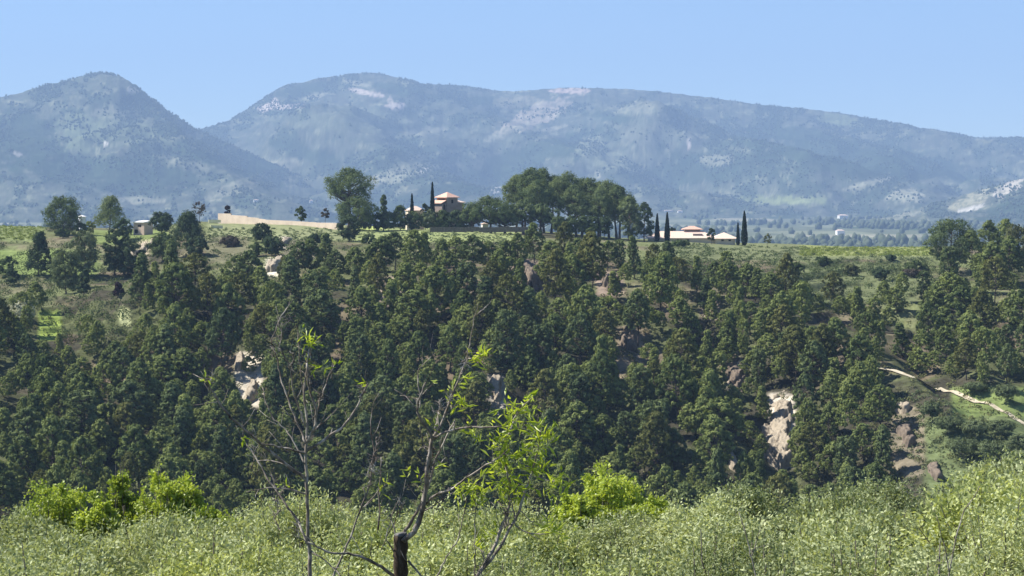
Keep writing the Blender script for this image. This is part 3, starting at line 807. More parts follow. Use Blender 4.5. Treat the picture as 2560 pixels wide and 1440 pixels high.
# left side
single('pine_tree', 'ball', 157, 588, 488, 96, 'darkpine', 'large dark pine with broad shoulders at far left, beside the white building', 'pine tree', basef=.0, ncl=44)
single('pine_tree', 'conic', 274, 586, 488, 84, 'darkpine', 'dark pine with a square top and bare lower trunk between white building and stone shed', 'pine tree', basef=.16, ncl=30)
single('pine_tree', 'conic', 95, 690, 576, 66, 'conifer', 'dark bluish pine standing on the left terraces below the broad pine', 'pine tree', basef=.05)
single('tree', 'column', 212, 690, 575, 64, 'grey', 'pale grey green tree with a blunt top on the left terraces', basef=.05)
single('tree', 'column', 164, 735, 622, 72, 'grey', 'hazy grey green tree in front of the two left terrace trees', basef=.05)
single('tree', 'conic', 210, 742, 672, 40, 'conifer', 'small dark young conifer below the grey green terrace trees', basef=.04, ncl=16)
single('tree', 'column', 287, 688, 572, 54, 'conifer', 'tall oval dark tree, left one of the tight pair below the stone shed', basef=.04)
single('tree', 'column', 322, 694, 594, 58, 'conifer', 'rounded dark tree, right one of the tight pair below the stone shed', basef=.04)
single('tree', 'ball', 310, 600, 545, 44, 'hedge', 'small round tree touching the left side of the stone shed', basef=.08, ncl=16)
single('tree', 'ball', 405, 584, 528, 56, 'conifer', 'domed dark tree right beside the stone shed', basef=.05)
single('tree', 'conic', 468, 612, 526, 86, 'conifer', 'big pointed dark conifer between the shed and the garden wall', basef=.04, ncl=34)
single('tree', 'ball', 412, 650, 582, 78, 'hedge', 'broad dull green tree below the domed tree beside the shed', basef=.04)
single('tree', 'ball', 490, 642, 590, 58, 'conifer', 'low dark spreading tree under the big pointed conifer', basef=.03, ncl=20)
single('round_tree', 'ball', 499, 558, 502, 34, 'brownleaf', 'bare brownish round tree on a thin stem above the pointed conifer', basef=.32, ncl=16, ncard=110, L=.4)
single('shrub', 'conic', 568, 547, 513, 24, 'reddark', 'small dark reddish shrub behind the left end of the garden wall', 'shrub', Y=915, basef=.05, ncl=12)
single('bush', 'ball', 157, 596, 571, 38, 'hedge', 'small domed green bush in front of the broad dark pine', 'bush', basef=.05, ncl=10)
single('bush', 'ball', 203, 588, 556, 34, 'hedge', 'green bush hiding the foot of the white building', 'bush', basef=.05, ncl=10)
single('bush', 'ball', 225, 584, 552, 30, 'grass', 'light green bush between the two dark pines on the left', 'bush', basef=.05, ncl=10)
single('shrub', 'conic', 296, 746, 704, 30, 'reddark', 'dark purple shrub alone on the dry slope below the paired trees', 'shrub', basef=.03, ncl=12)
M['pale'] = leaf_mat('pale_blossom', (0.30, 0.32, 0.20), (0.62, 0.62, 0.46), 0.2)
single('bush', 'ball', 54, 806, 752, 76, 'pale', 'pale whitish green shrub above the small bright lawn at left', 'bush', basef=.03, ncl=18)
single('bush', 'ball', 28, 712, 672, 36, 'conifer', 'dark bush at the left picture edge beside the bluish pine', 'bush', basef=.03, ncl=10)
single('bush', 'ball', 18, 690, 640, 50, 'hedge', 'green bush on the terrace at the left picture edge', 'bush', basef=.03, ncl=12)
single('bush', 'ball', 655, 606, 556, 54, 'conifer', 'dark round bush in front of the long garden wall', 'bush', basef=.04, ncl=18)
single('bush', 'ball', 680, 640, 588, 58, 'conifer', 'round dark bush beside the small white stone heap', 'bush', basef=.04, ncl=18)
single('bush', 'ball', 640, 642, 606, 44, 'hedge', 'lower green bush left of the round bush by the stone heap', 'bush', basef=.03, ncl=12)
single('bush', 'ball', 575, 618, 588, 44, 'brownleaf', 'brownish bush on the dry slope below the yellow walls', 'bush', basef=.03, ncl=12)
single('bush', 'ball', 790, 606, 583, 40, 'conifer', 'dark bush under the pale field below the garden wall', 'bush', basef=.03, ncl=10)
single('bush', 'ball', 872, 604, 536, 58, 'conifer', 'dark rounded tree at the field edge under the two tiered pines', 'tree', basef=.05, ncl=20)
single('bush', 'ball', 965, 616, 590, 44, 'conifer', 'dark bush at the wood edge below the pale field', 'bush', basef=.03, ncl=10)
single('bush', 'ball', 920, 610, 585, 40, 'hedge', 'green bush at the wood edge beside the rounded tree', 'bush', basef=.03, ncl=10)
single('round_tree', 'ball', 752, 561, 514, 28, 'hedge', 'lone small roundish tree behind the low end of the garden wall', basef=.15, ncl=12, Y=890)
single('palm', 'ball', 813, 566, 520, 22, 'brownleaf', 'small brownish tufted palm pair left of the two tiered pines', 'palm', basef=.45, ncl=8, Y=880)
# two big pines left of the tower house
single('pine_tree', 'umbrella', 873, 566, 418, 128, 'darkpine', 'tallest broad pine with a cauliflower crown left of the tower house', 'pine tree', basef=.44, ncl=40, rcf=.15, ncard=330, Y=872, trunk_px=6)
single('pine_tree', 'umbrella', 890, 572, 489, 120, 'darkpine', 'lower spreading pine right under the tallest cauliflower pine', 'pine tree', basef=.22, ncl=34, rcf=.14, ncard=320, Y=860)
single('cypress_tree', 'conic', 959, 562, 486, 18, 'hedge', 'slim pale conifer between the spreading pine and the low house', 'tree', basef=.02, ncl=16, rcf=.3, Y=885)
# garden bushes of the tower house
for i, (px, t, w, lf, lb) in enumerate([(912, 528, 46, 'grey', 'greyish rounded bush at the left end of the house garden'), (943, 530, 40, 'hedge', 'green bush right of the greyish garden bush'), (972, 528, 44, 'grey', 'pale bush in front of the slim conifer'),
        (1000, 512, 46, 'hedge', 'round dark green tree before the low house roof'), (1034, 528, 42, 'hedge', 'clipped bush under the smaller cypress'), (1076, 522, 44, 'grey', 'light green round bush below the tall cypress'),
        (1108, 524, 50, 'hedge', 'dark bush in front of the tower house porch'), (1142, 524, 52, 'conifer', 'dark bush in front of the tower house corner'), (1062, 508, 26, 'conifer', 'small dark tree between the two cypresses'), (1172, 528, 48, 'conifer', 'dark bush right of the tower house under the umbrella pines')]):
    single('bush', 'ball', px, 566, t, w, lf, lb, 'bush', basef=.05, ncl=16, rcf=.2, Y=868 if i != 8 else 876)
for (px, t, w, lb) in [(1228, 489, 138, 'widest dark umbrella pine directly right of the tower house'), (1308, 500, 90, 'dark umbrella pine between the widest one and the pine grove'), (1352, 508, 84, 'low dark umbrella pine at the foot of the pine grove'), (1180, 512, 70, 'small umbrella pine overlapping the right wing of the tower house'), (1262, 520, 100, 'low umbrella pine in front of the widest dark one')]:
    single('umbrella_pine', 'umbrella', px, 572, t, w, 'darkpine', lb, 'pine tree', basef=.34, ncl=34, rcf=.13, ncard=300, Y=866, trunk_px=3.5)
# pine grove
GP = [(1312, 434, 56, 913, 'rear pine behind the two leftmost crowns of the grove'), (1380, 436, 58, 913, 'rear pine between the second high pine and the left middle of the grove'), (1456, 442, 62, 913, 'rear pine just right of the grove middle'), (1495, 452, 58, 911, 'rear pine left of the high pine in the right half of the grove'), (1540, 460, 58, 907, 'rear pine behind the right end of the grove'),
      (1292, 436, 54, 905, 'leftmost tall pine of the grove, leaning crown'), (1325, 418, 62, 898, 'tall pine with the highest crown at the left of the grove'), (1358, 420, 56, 908, 'second high pine of the grove beside the tallest crown'),
      (1350, 446, 58, 884, 'front pine under the two highest crowns of the grove'), (1396, 440, 58, 893, 'pine in the left middle of the grove'), (1424, 428, 70, 905, 'broad high pine in the middle of the grove'), (1440, 462, 60, 884, 'front pine in the middle of the grove'),
      (1474, 444, 60, 900, 'pine right of the grove centre'), (1500, 470, 56, 882, 'front pine right of the grove centre'), (1522, 450, 66, 895, 'high pine in the right half of the grove'), (1550, 462, 60, 890, 'rounded pine near the right end of the grove'), (1572, 488, 46, 878, 'lower pine closing the grove on the right')]
for i, (px, t, w, Y, lb) in enumerate(GP):
    single('pine_tree', 'umbrella', px, 575, t, w, 'darkpine', lb, 'pine tree', 'tall pines of the plateau grove', basef=.46 if px < 1400 else .34, ncl=22, rcf=.20, ncard=380, Y=Y, trunk_px=3.2)
single('tree', 'ball', 1574, 590, 505, 52, 'grey', 'pale olive green tree at the right foot of the grove', basef=.1, ncl=20, Y=862)
single('tree', 'pine', 1610, 596, 504, 52, 'conifer', 'loose grey green tree right of the grove, beside the villa cypresses', basef=.12, ncl=22, Y=866)
for (px, w, lf) in [(1398, 30, 'hedge'), (1428, 30, 'hedge'), (1455, 27, 'hedge'), (1484, 27, 'hedge'), (1511, 29, 'conifer')]:
    k = {1398: 'first clipped ball tree from the left in the row below the grove', 1428: 'second clipped ball tree from the left in the row below the grove', 1455: 'middle clipped ball tree in the row below the grove', 1484: 'lighter clipped ball tree, fourth in the row below the grove', 1511: 'last clipped ball tree at the right of the row below the grove'}[px]
    single('ball_tree', 'ball', px, 580, 539, w, lf, k, 'clipped tree', 'clipped ball trees below the grove', basef=.25, ncl=14, rcf=.24, Y=846)
# cypresses
for (px, t, w, Y, lb) in [(1030, 485, 12, 872, 'smaller black cypress before the pale low house'), (1081, 456, 14, 872, 'tall black cypress at the left corner of the tower house'), (1643, 535, 12, 880, 'left cypress of the pair before the villa roof'),
                          (1668, 532, 13, 876, 'right cypress of the pair before the villa roof'), (1845, 558, 8, 892, 'short cypress at the right end of the villa'), (1861, 528, 15, 890, 'tall cypress at the right end of the villa')]:
    x = (px - 1280) / F * Y; z = float(hz(x, Y)[0]); h = -(t - H0) / F * Y - z
    plant('cypress_tree', cypress_meshes(int(px), h, w / F * Y), (x, Y, z - .1), 0, (1, 1, 1), lb, 'cypress', 'black cypresses beside the houses')
single('tree', 'ball', 1778, 606, 570, 22, 'conifer', 'small dark tree before the right part of the villa roof', basef=.2, ncl=10, Y=884)
single('tree', 'ball', 1918, 612, 583, 24, 'scrub', 'small dry tree alone right of the villa cypresses', basef=.3, ncl=9, ncard=60, Y=850)
single('bush', 'ball', 1680, 597, 568, 24, 'conifer', 'dark bush behind the villa roof right of the cypress pair', 'bush', basef=.03, ncl=9, Y=925)
single('bush', 'ball', 1700, 640, 600, 46, 'hedge', 'green bush in front of the villa', 'bush', basef=.03, ncl=14, Y=800)
# right side
single('pine_tree', 'ball', 2376, 690, 545, 132, 'darkpine', 'big round headed pine in the right group above the wood', 'pine tree', basef=.2, ncl=44, rcf=.14, ncard=340)
single('pine_tree', 'pine', 2428, 690, 575, 60, 'pine', 'smaller pine leaning on the right side of the big round pine', 'pine tree', basef=.2, ncl=20)
single('pine_tree', 'pine', 2474, 670, 549, 66, 'pine', 'tall narrow pine in the middle of the right group', 'pine tree', basef=.25, ncl=24)
single('pine_tree', 'pine', 2512, 660, 545, 60, 'pine', 'bright green pine behind the right edge group', 'pine tree', basef=.3, ncl=22)
single('pine_tree', 'ball', 2548, 680, 560, 84, 'scrub', 'olive brown pine at the right picture edge', 'pine tree', basef=.18, ncl=28)
for i, (px, b, t, w, lf, lb) in enumerate([(2225, 652, 636, 28, 'conifer', 'small dark bush on the upper right meadow bank'), (2290, 690, 650, 60, 'hedge', 'broad bush left of the big round pine'), (2060, 668, 640, 40, 'hedge', 'dark bush on the first right meadow bank'), (2130, 690, 660, 40, 'scrub', 'grey bush in the middle of the right meadow'),
        (2200, 700, 668, 40, 'conifer', 'dark bush in the middle right of the meadow'), (1990, 690, 655, 44, 'hedge', 'green bush at the left of the right meadow'), (1985, 755, 735, 46, 'conifer', 'dark bush shading a hollow at the wood edge'), (2280, 695, 672, 60, 'brownleaf', 'brownish bush at the foot of the right pine group')]):
    single('bush', 'ball', px, b, t, w, lf, lb, 'bush', basef=.03, ncl=12)
# olive trees on the lower right terrace
for i, (px, b, t, w, lb) in enumerate([(2370, 1095, 1040, 66, 'grey olive tree under the pale track, leftmost on the terrace'), (2440, 1105, 1050, 66, 'grey olive tree in the upper row of the right terrace'), (2505, 1095, 1050, 70, 'olive tree near the right picture edge, upper terrace row'), (2410, 1150, 1095, 90, 'broad grey olive tree in the lower terrace row'),
        (2490, 1160, 1100, 90, 'olive tree in the lower terrace row at the right edge'), (2330, 1060, 1000, 56, 'pale olive at the bend of the track'), (2515, 1010, 960, 60, 'dark bush above the pale track at right'), (2440, 985, 955, 60, 'low bush beside stone bank above the track'), (2545, 1140, 1085, 60, 'olive tree cut by the right picture edge')]):
    x, Y, z = ground_at(px, b)
    single('olive_tree', 'ball', px, b, t, w, 'grey', lb, 'olive tree', 'olive trees on the right terrace', basef=.28, ncl=16, rcf=.2, Y=Y, bark='greybark', L=.4)

# ------------------------------------------------------------------ buildings
def house_root(name, px, Y, rz, label, cat, zoff=0.0, py=None):
    x = (px - 1280) / F * Y
    z = float(hz(x, Y)[0]) if py is None else -(py - H0) / F * Y
    r = empty(name, (x, Y, z + zoff), rz); tag(r, label, cat)
    return r
def part(name, mat, parent, boxes, label=None):
    m = MB()
    for b in boxes: m.box(*b)
    o = m.build(name, M[mat], parent)
    if label: o['label'] = label
    return o
# tower house: apex row 480, eave row 493
Y = 880.; s = Y / F
r = house_root('tower_house', 1118, Y, math.radians(45), 'stuccoed house with a square tower and pink tiled hip roof beside the tall black cypress', 'house', py=560)
def zz(py): return -(py - 560) * s
a = 2.95
part('tower_wall', 'stucco', r, [(-a, a, -a, a, -4, zz(494.5))])
m = MB(); m.hip(-a - .75, a + .75, -a - .75, a + .75, zz(494.3), zz(480) - zz(493), .22); m.build('tower_roof', M['roof'], r)
part('loggia_panel', 'orange', r, [(-a - .06, -a + .02, -a + .5, a - .3, zz(502.5), zz(495.5))])  # flat panel for the loggia wall; bounce and eave shade are in its orange
part('loggia_opening', 'dark', r, [(-a - .09, -a - .04, -a + 1.0, a - 1.0, zz(500.5), zz(496.5))])
part('porch_wall', 'stucco', r, [(-a - 2.3, -a - .003, -a + .4, a + .4, -4, zz(509))])
m = MB(); m.add([(-a - 2.9, -a + .1, zz(508.8)), (-a - .01, -a + .1, zz(501)), (-a - .01, a + .8, zz(501)), (-a - 2.9, a + .8, zz(508.8)), (-a - 2.9, -a + .1, zz(507.4)), (-a - .01, -a + .1, zz(499.8)), (-a - .01, a + .8, zz(499.8)), (-a - 2.9, a + .8, zz(507.4))],
                [(0, 3, 2, 1), (4, 5, 6, 7), (0, 1, 5, 4), (1, 2, 6, 5), (2, 3, 7, 6), (3, 0, 4, 7)])
m.build('porch_roof', M['roof'], r)
part('porch_door', 'dark', r, [(-a - 1.6, -a - .6, -a + .36, -a + .42, zz(524), zz(511))])
part('tower_window', 'dark', r, [(-.5, .5, -a - .03, -a + .05, zz(508), zz(499))])
part('wing_wall', 'stucco', r, [(a + .003, a + 4.2, -a + .6, a, -4, zz(507))])
m = MB(); m.hip(a + .01, a + 4.8, -a + .1, a + .5, zz(506.8), zz(501) - zz(506), .2); m.build('wing_roof', M['paleroof'], r)
part('chimney', 'cream', r, [(a + 2.0, a + 2.5, 0.2, .7, zz(505), zz(497))])
# low pale house left of it
r = house_root('low_house', 1037, 886., 0.25, 'low pale roofed house behind the smaller cypress', 'house', py=560)
part('house_wall', 'cream', r, [(-3.3, 3.3, -2.5, 2.5, -4, zz(527))])
m = MB(); m.hip(-3.7, 3.7, -3.0, 3.0, zz(526.9), zz(515) - zz(526), .2); m.build('house_roof', M['paleroof'], r)
part('window', 'dark', r, [(-.6, .6, -2.54, -2.45, zz(540), zz(531))])
r = house_root('garden_hut', 1212, 874., 0.3, 'small white hut glimpsed under the umbrella pines', 'hut', py=572)
part('hut_wall', 'white', r, [(-1.2, 1.2, -1, 1, -1.5, zz(549) + .1 - zz(560))])
m = MB(); m.hip(-1.4, 1.4, -1.2, 1.2, zz(549) + .1 - zz(560), .5, .12); m.build('hut_roof', M['paleroof'], r)
# villa
Y = 900.; s = Y / F
r = house_root('villa', 1728, Y, 0, 'long low villa with pale hip roofs and a raised roof lantern', 'villa', py=604)
def zv(py): return -(py - 604) * s
def xv(px): return (px - 1728) * s
part('wall', 'cream', r, [(xv(1622), xv(1786), -4, 6, -3, zv(596))])
part('wall', 'cream', r, [(xv(1786) + .004, xv(1834), -5.5, 4, -3, zv(597))])
m = MB(); m.hip(xv(1612), xv(1793), -5, 7, zv(595.8), zv(578) - zv(594.5), .22); m.build('roof', M['paleroof'], r)
m = MB(); m.hip(xv(1776), xv(1843), -6.6, 4.6, zv(596.9), zv(580.5) - zv(595.5), .22); m.build('roof', M['paleroof'], r)
part('lantern_wall', 'stucco', r, [(xv(1713), xv(1751), 1.2, 6.2, zv(590), zv(574.5))])
m = MB(); m.hip(xv(1706), xv(1758), .2, 7.2, zv(574.4), zv(565) - zv(573), .2); m.build('lantern_roof', M['roof'], r)
part('terrace_wall', 'stucco', r, [(xv(1731), xv(1754), -3.0, -1.0, zv(596), zv(584))])
part('chimney', 'white', r, [(xv(1615), xv(1618.5), -2, -1.4, zv(596), zv(582))])
for q in (1635, 1660, 1690, 1715, 1800, 1818): part('window', 'dark', r, [(xv(q), xv(q + 6), -5.56 if q > 1780 else -4.06, -5.4 if q > 1780 else -3.9, zv(602), zv(598))])
# stone shed on the left
Y = 880.; s = Y / F
r = house_root('stone_shed', 357, Y, math.radians(-32), 'pink stone shed with a white roof edge among the dark trees at left', 'shed', py=586)
part('shed_wall', 'pinkwall', r, [(-2.6, 3.0, -2.6, 2.6, -2, 4.7)])
part('side_wall_shade', 'shadewall', r, [(-2.66, -2.603, -2.58, 2.6, -2, 4.68)])  # thin sheet over the left wall, its grey painted in for shade
m = MB(); m.add([(-3, -3, 4.7), (3.4, -3, 4.7), (3.4, 3, 5.2), (-3, 3, 5.2), (-3, -3, 5.1), (3.4, -3, 5.1), (3.4, 3, 5.6), (-3, 3, 5.6)], [(0, 3, 2, 1), (4, 5, 6, 7), (0, 1, 5, 4), (1, 2, 6, 5), (2, 3, 7, 6), (3, 0, 4, 7)])
m.build('shed_roof', M['white'], r)
part('window', 'dark', r, [(-.4, 1.5, -2.63, -2.5, 3.0, 4.0)])
part('doorway', 'dark', r, [(-2.0, -.3, -2.63, -2.5, .4, 2.0)])
r = house_root('white_building', 205, 905., .4, 'small white building half hidden between the two dark pines at left', 'building', py=566)
part('wall', 'white', r, [(-1.2, 1.2, -1.5, 1.5, -2, 3.9)]); m = MB(); m.hip(-1.5, 1.5, -1.8, 1.8, 3.9, .7, .15); m.build('roof', M['white'], r)
# garden wall with stepped top
def wall_seg(mb, p0, p1, zt0, zt1, th, zb=-4):
    p0 = np.array(p0); p1 = np.array(p1); d = p1 - p0; d /= np.linalg.norm(d); n = np.array([-d[1], d[0]]) * th
    a, b, c, e = p0, p1, p1 + n, p0 + n
    mb.add([(*a, zb), (*b, zb), (*c, zb), (*e, zb), (*a, zt0), (*b, zt1), (*c, zt1), (*e, zt0)], [(0, 1, 2, 3)[::-1], (4, 5, 6, 7), (0, 1, 5, 4), (1, 2, 6, 5), (2, 3, 7, 6), (3, 0, 4, 7)])
mb = MB()
WL = [(545, 533.5, 534, 905), (577, 537.5, 540, 899), (617, 542.5, 545, 891), (646, 546.5, 549, 886), (664, 549.5, 552, 882), (720, 552.0, 556.0, 872), (790, 556.5, 558, 860), (842, 560, 560, 850)]
origin = P(545, 566, 845)
for i in range(len(WL) - 1):
    a0 = P(WL[i][0], WL[i][1], WL[i][3]); b0 = P(WL[i + 1][0] - (.02 if i else 0), WL[i][2], WL[i + 1][3])
    gz = min(float(hz(a0[0], a0[1])[0]), float(hz(b0[0], b0[1])[0])) - 1.5
    wall_seg(mb, a0[:2], b0[:2], a0[2], b0[2], 0.5, gz)
o = mb.build('garden_wall', M['garden_wall']); tag(o, 'long cream garden wall with a stepped top running right from the dark red shrub', 'wall')
mb = MB(); a0 = P(522, 549, 836); b0 = P(552, 549.5, 838); wall_seg(mb, a0[:2], b0[:2], a0[2], b0[2], .4, a0[2] - 1.2)
tag(mb.build('low_wall', M['yellow']), 'upper of two low yellow stone walls left of the garden wall', 'wall')
mb = MB(); a0 = P(527, 563, 822); b0 = P(557, 563.5, 824); wall_seg(mb, a0[:2], b0[:2], a0[2], b0[2], .4, a0[2] - 1.4)
tag(mb.build('low_wall', M['yellow']), 'lower of two low yellow stone walls left of the garden wall', 'wall')
mb = MB()
px = np.linspace(1075, 1320, 9)
for i in range(8):
    a0 = P(px[i], 567.5 + rr_.uniform(-1, 1), 840); b0 = P(px[i + 1] - .02, 567.5 + rr_.uniform(-1, 1), 840)
    wall_seg(mb, a0[:2], b0[:2], a0[2], b0[2] , .6, a0[2] - 1.9)
tag(mb.build('stone_wall', M['darkstone']), 'dark dry stone terrace wall below the umbrella pines', 'wall')
# far farm buildings
def far_ground(px, py):
    ys = np.arange(1800, 8200, 8.); xs = (px - 1280) / F * ys; pp = np.full(len(ys), float(px))
    zz_ = np.maximum.reduce([plain_z(pp, ys, xs), ml(pp, ys, xs), mr(pp, ys, xs), mh(pp, ys, xs)])
    k = np.nonzero(H0 - F * zz_ / ys <= py)[0][0]
    return K * xs[k], K * ys[k], K * zz_[k]
for (px, py, w, h, lb) in [(2107, 541, 24, 11, 'white farmhouse by the upper field of the valley'), (2100, 580, 20, 14, 'white farmhouse before a dark wood in the valley'), (1700, 529, 12, 6, 'white farm shed far behind the villa cypresses'), (640, 502, 12, 8, 'tiny white house at the foot of the mountain behind the garden wall'), (778, 504, 8, 10, 'tiny white tower house left of the tallest pine'), (1670, 527, 24, 4, 'long pale farm roof far behind the villa')]:
    x, Yv, z = far_ground(px, py + h / 2)
    r = empty('farmhouse', (x, Yv, z), .3); tag(r, lb, 'house')
    top = -(py - h / 2 - H0) / F * Yv - z; W_ = w / F * Yv / 2
    part('wall', 'white', r, [(-W_, W_, -W_ * .6, W_ * .6, -3, top * .72)])
    m = MB(); m.hip(-W_ * 1.06, W_ * 1.06, -W_ * .68, W_ * .68, top * .72 + .02, max(.8, top * .22), .3); m.build('roof', M['paleroof'], r)

# ------------------------------------------------------------------ pale track on the right
def track(pts, wpx, label_name):
    V = []; c = []
    for (px, py) in pts:
        x, Y, z = ground_at(px, py); c.append((x, Y))
    c = np.array(c); dd = np.concatenate([[0], np.cumsum(np.linalg.norm(np.diff(c, axis=0), axis=1))])
    t = np.linspace(0, dd[-1], 60); cx = np.interp(t, dd, c[:, 0]); cy = np.interp(t, dd, c[:, 1])
    tx = np.gradient(cx); ty = np.gradient(cy); l = np.hypot(tx, ty); nx, ny = -ty / l, tx / l
    rows = []
    for k in np.linspace(-1, 1, 7):
        wd = 0.8 + 0.10 * (fbm(t / 3, t * 0 + k, 3, 5) - .5)
        x = cx + nx * k * wd; y = cy + ny * k * wd
        rows.append(np.stack([x, y, np.maximum.reduce([hz(x, y), hz(cx, cy) - .0]) + 0.12], -1))
    V = np.concatenate(rows)
    me = mesh_np('path', V, grid_faces(7, 60), None, True, [M['track']])
    tag(obj('path', me), kind='structure')
track([(2170, 912), (2225, 928), (2290, 948), (2350, 972), (2400, 990), (2460, 1010), (2520, 1036), (2620, 1085)], 10, 'path')

# ------------------------------------------------------------------ foreground olive trees
def olive_meshes(seed, h, w, leaf, nleaf, L, W, bark='greybark', ncl=64, stems=3, spiky=0.35, up=.55):
    rng = np.random.default_rng(seed)
    R = w / 2
    cs, rs = [], []
    for i in range(ncl):
        d = rand_dirs(rng, 1)[0]; d[2] = abs(d[2]) * 1.1 - 0.25
        q = rng.uniform(.35, .88)
        cs.append((d[0] * R * q, d[1] * R * q, h * .58 + d[2] * h * .36 * (q + .1))); rs.append(w * rng.uniform(.065, .125))
    cs = np.array(cs); rs = np.array(rs)
    per = nleaf // ncl
    C, A, T = [], [], []
    for c, r in zip(cs, rs):
        # shoots radiate from the clump, leaves sit along them
        ns = 9
        d = rand_dirs(rng, ns) + np.array([0, 0, up]); d /= np.linalg.norm(d, axis=1, keepdims=True)
        k = rng.integers(0, ns, per)
        t = rng.uniform(.15, 1.25, per)
        pos = c + d[k] * (r * t)[:, None] * (1 + spiky * rng.uniform(0, 1, ns)[k])[:, None] + rng.normal(0, r * .20, (per, 3))
        al = d[k] + rng.normal(0, .7, (per, 3)); al /= np.linalg.norm(al, axis=1, keepdims=True)
        C.append(pos); A.append(al); T.append(np.clip(rng.uniform(.15, .75) + rng.normal(0, .22, per), 0, 1))
    C = np.concatenate(C); A = np.concatenate(A); T = np.concatenate(T); n = len(C)
    nn = rand_dirs(rng, n) + np.array([-.15, 0, .5]); nn -= A * np.sum(nn * A, 1, keepdims=True); nn /= np.linalg.norm(nn, axis=1, keepdims=True)
    V, Fc = cards(rng, C, nn, L * rng.uniform(.6, 1.3, n), W * rng.uniform(.7, 1.3, n), A)
    crown = mesh_np('crown', V, Fc, {'tint': np.repeat(T, 4)}, False, [M[leaf]])
    mb = MB()
    for k in range(stems):
        a = k * 6.283 / stems + rng.uniform(-.4, .4)
        mb.tube([(.05 * math.cos(a), .05 * math.sin(a), -.3), (.12 * math.cos(a), .12 * math.sin(a), h * .18), (R * .3 * math.cos(a), R * .3 * math.sin(a), h * .42), (R * .5 * math.cos(a + .2), R * .5 * math.sin(a + .2), h * .7)], [.11, .085, .05, .02], 7)
    for c, r in zip(cs, rs):
        a = math.atan2(c[1], c[0])
        p0 = np.array([R * .28 * math.cos(a), R * .28 * math.sin(a), h * .4])
        mb.tube([p0, (p0 + c) / 2 + rng.normal(0, .08, 3), c, c + (c - p0) * .22 + np.array([0, 0, r * .35])], [.028, .020, .012, .005], 4, False)
    return mb.mesh('trunk', M[bark]), crown
OV = [olive_meshes(900 + i, 3.4, 3.8, 'olive' if i < 4 else 'oliveyoung', 11000, .10, .045, spiky=.6) for i in range(5)]
ON = [olive_meshes(930 + i, 3.4, 3.8, 'olive' if i < 2 else 'oliveyoung', 17000, .066, .028, spiky=.6) for i in range(3)]
TOP = np.array([0, -28]) + np.array([(-200,1270),(0,1288),(100,1290),(200,1292),(300,1275),(450,1300),(560,1320),(650,1290),(700,1245),(800,1265),(900,1295),(1000,1295),(1200,1250),(1400,1270),(1600,1290),(1700,1262),(1800,1245),(1900,1255),(2000,1255),(2060,1205),(2130,1195),(2200,1210),(2300,1215),(2400,1210),(2500,1150),(2560,1145),(2800,1130)], float)
rng = np.random.default_rng(21)
def olive_label(px, Y):
    d = 'nearest' if Y < 31 else ('middle' if Y < 48 else 'farthest')
    if px < 740: s = 'left of the slender bare tree'
    elif px < 1400: s = 'behind the stump and the leafing almonds'
    elif px < 2000: s = 'right of the leafing almonds'
    else: s = 'toward the right picture edge'
    return f'silvery green olive tree in the {d} row {s}', f'foreground olive trees, {d} row {s}'
nol = 0
for Yr, sp, lift in [(21.5, 2.7, 150), (27, 2.9, 112), (34, 3.0, 78), (42, 3.1, 46), (51, 3.2, 20), (60, 3.3, 0)]:
    half = .2336 * Yr + 2.2
    xs = np.arange(-half, half + .1, sp)
    for x in xs:
        x = x + rng.uniform(-.6, .6); Yt = Yr + rng.uniform(-1.4, 1.4)
        px = 1280 + F * x / Yt
        top = np.interp(px, TOP[:, 0], TOP[:, 1]) + lift + rng.uniform(-28, 34)
        zt = -(top - H0) / F * Yt; zg = float(hz(x, Yt)[0])
        hsc = float(np.clip((zt - zg) / 3.4, .55, 1.5)); ws = float(np.clip(.5 + .5 * hsc, .8, 1.2)) * rng.uniform(.92, 1.12)
        lb, gp = olive_label(px, Yt)
        plant('olive_tree', ON[rng.integers(0, 3)] if Yt < 31 else OV[rng.integers(0, 5)], (x, Yt, min(zg, zt - 3.4 * hsc)), rng.uniform(0, 6.28), (ws, ws, hsc), lb, 'olive tree', gp)
        nol += 1
print('olives', nol)
for i, (px, top, w, Yt, lb) in enumerate([(235, 1240, 120, 65, 'small bright bush between the farthest left and the slender bright tree'), (140, 1196, 190, 66, 'bright yellow green tree farthest left behind the olive tops'), (305, 1168, 110, 68, 'slender bright tree rising highest behind the left olive tops'), (425, 1172, 170, 67, 'bright yellow green tree left of the dark gap behind the olives'), (535, 1262, 130, 64, 'low bright green bush left of the slender bare tree'),
                                          (1530, 1172, 170, 70, 'fresh green rounded tree right of the leafing almonds'), (1620, 1240, 130, 67, 'lower fresh green tree right of the rounded one'), (1440, 1225, 120, 66, 'fresh green bush just behind the leafing almond shoots')]):
    x = (px - 1280) / F * Yt; zt = -(top - 28 - H0) / F * Yt; zg = float(hz(x, Yt)[0]); w_ = w / F * Yt * 1.3
    plant('young_tree', olive_meshes(950 + i, (zt - zg) / .96, w_, 'bright', 9000, .11, .07, ncl=46, spiky=.35, up=.25), (x, Yt, zg - .05), i * 1.3, (1, 1, 1), lb, 'tree', 'bright trees behind the olives')

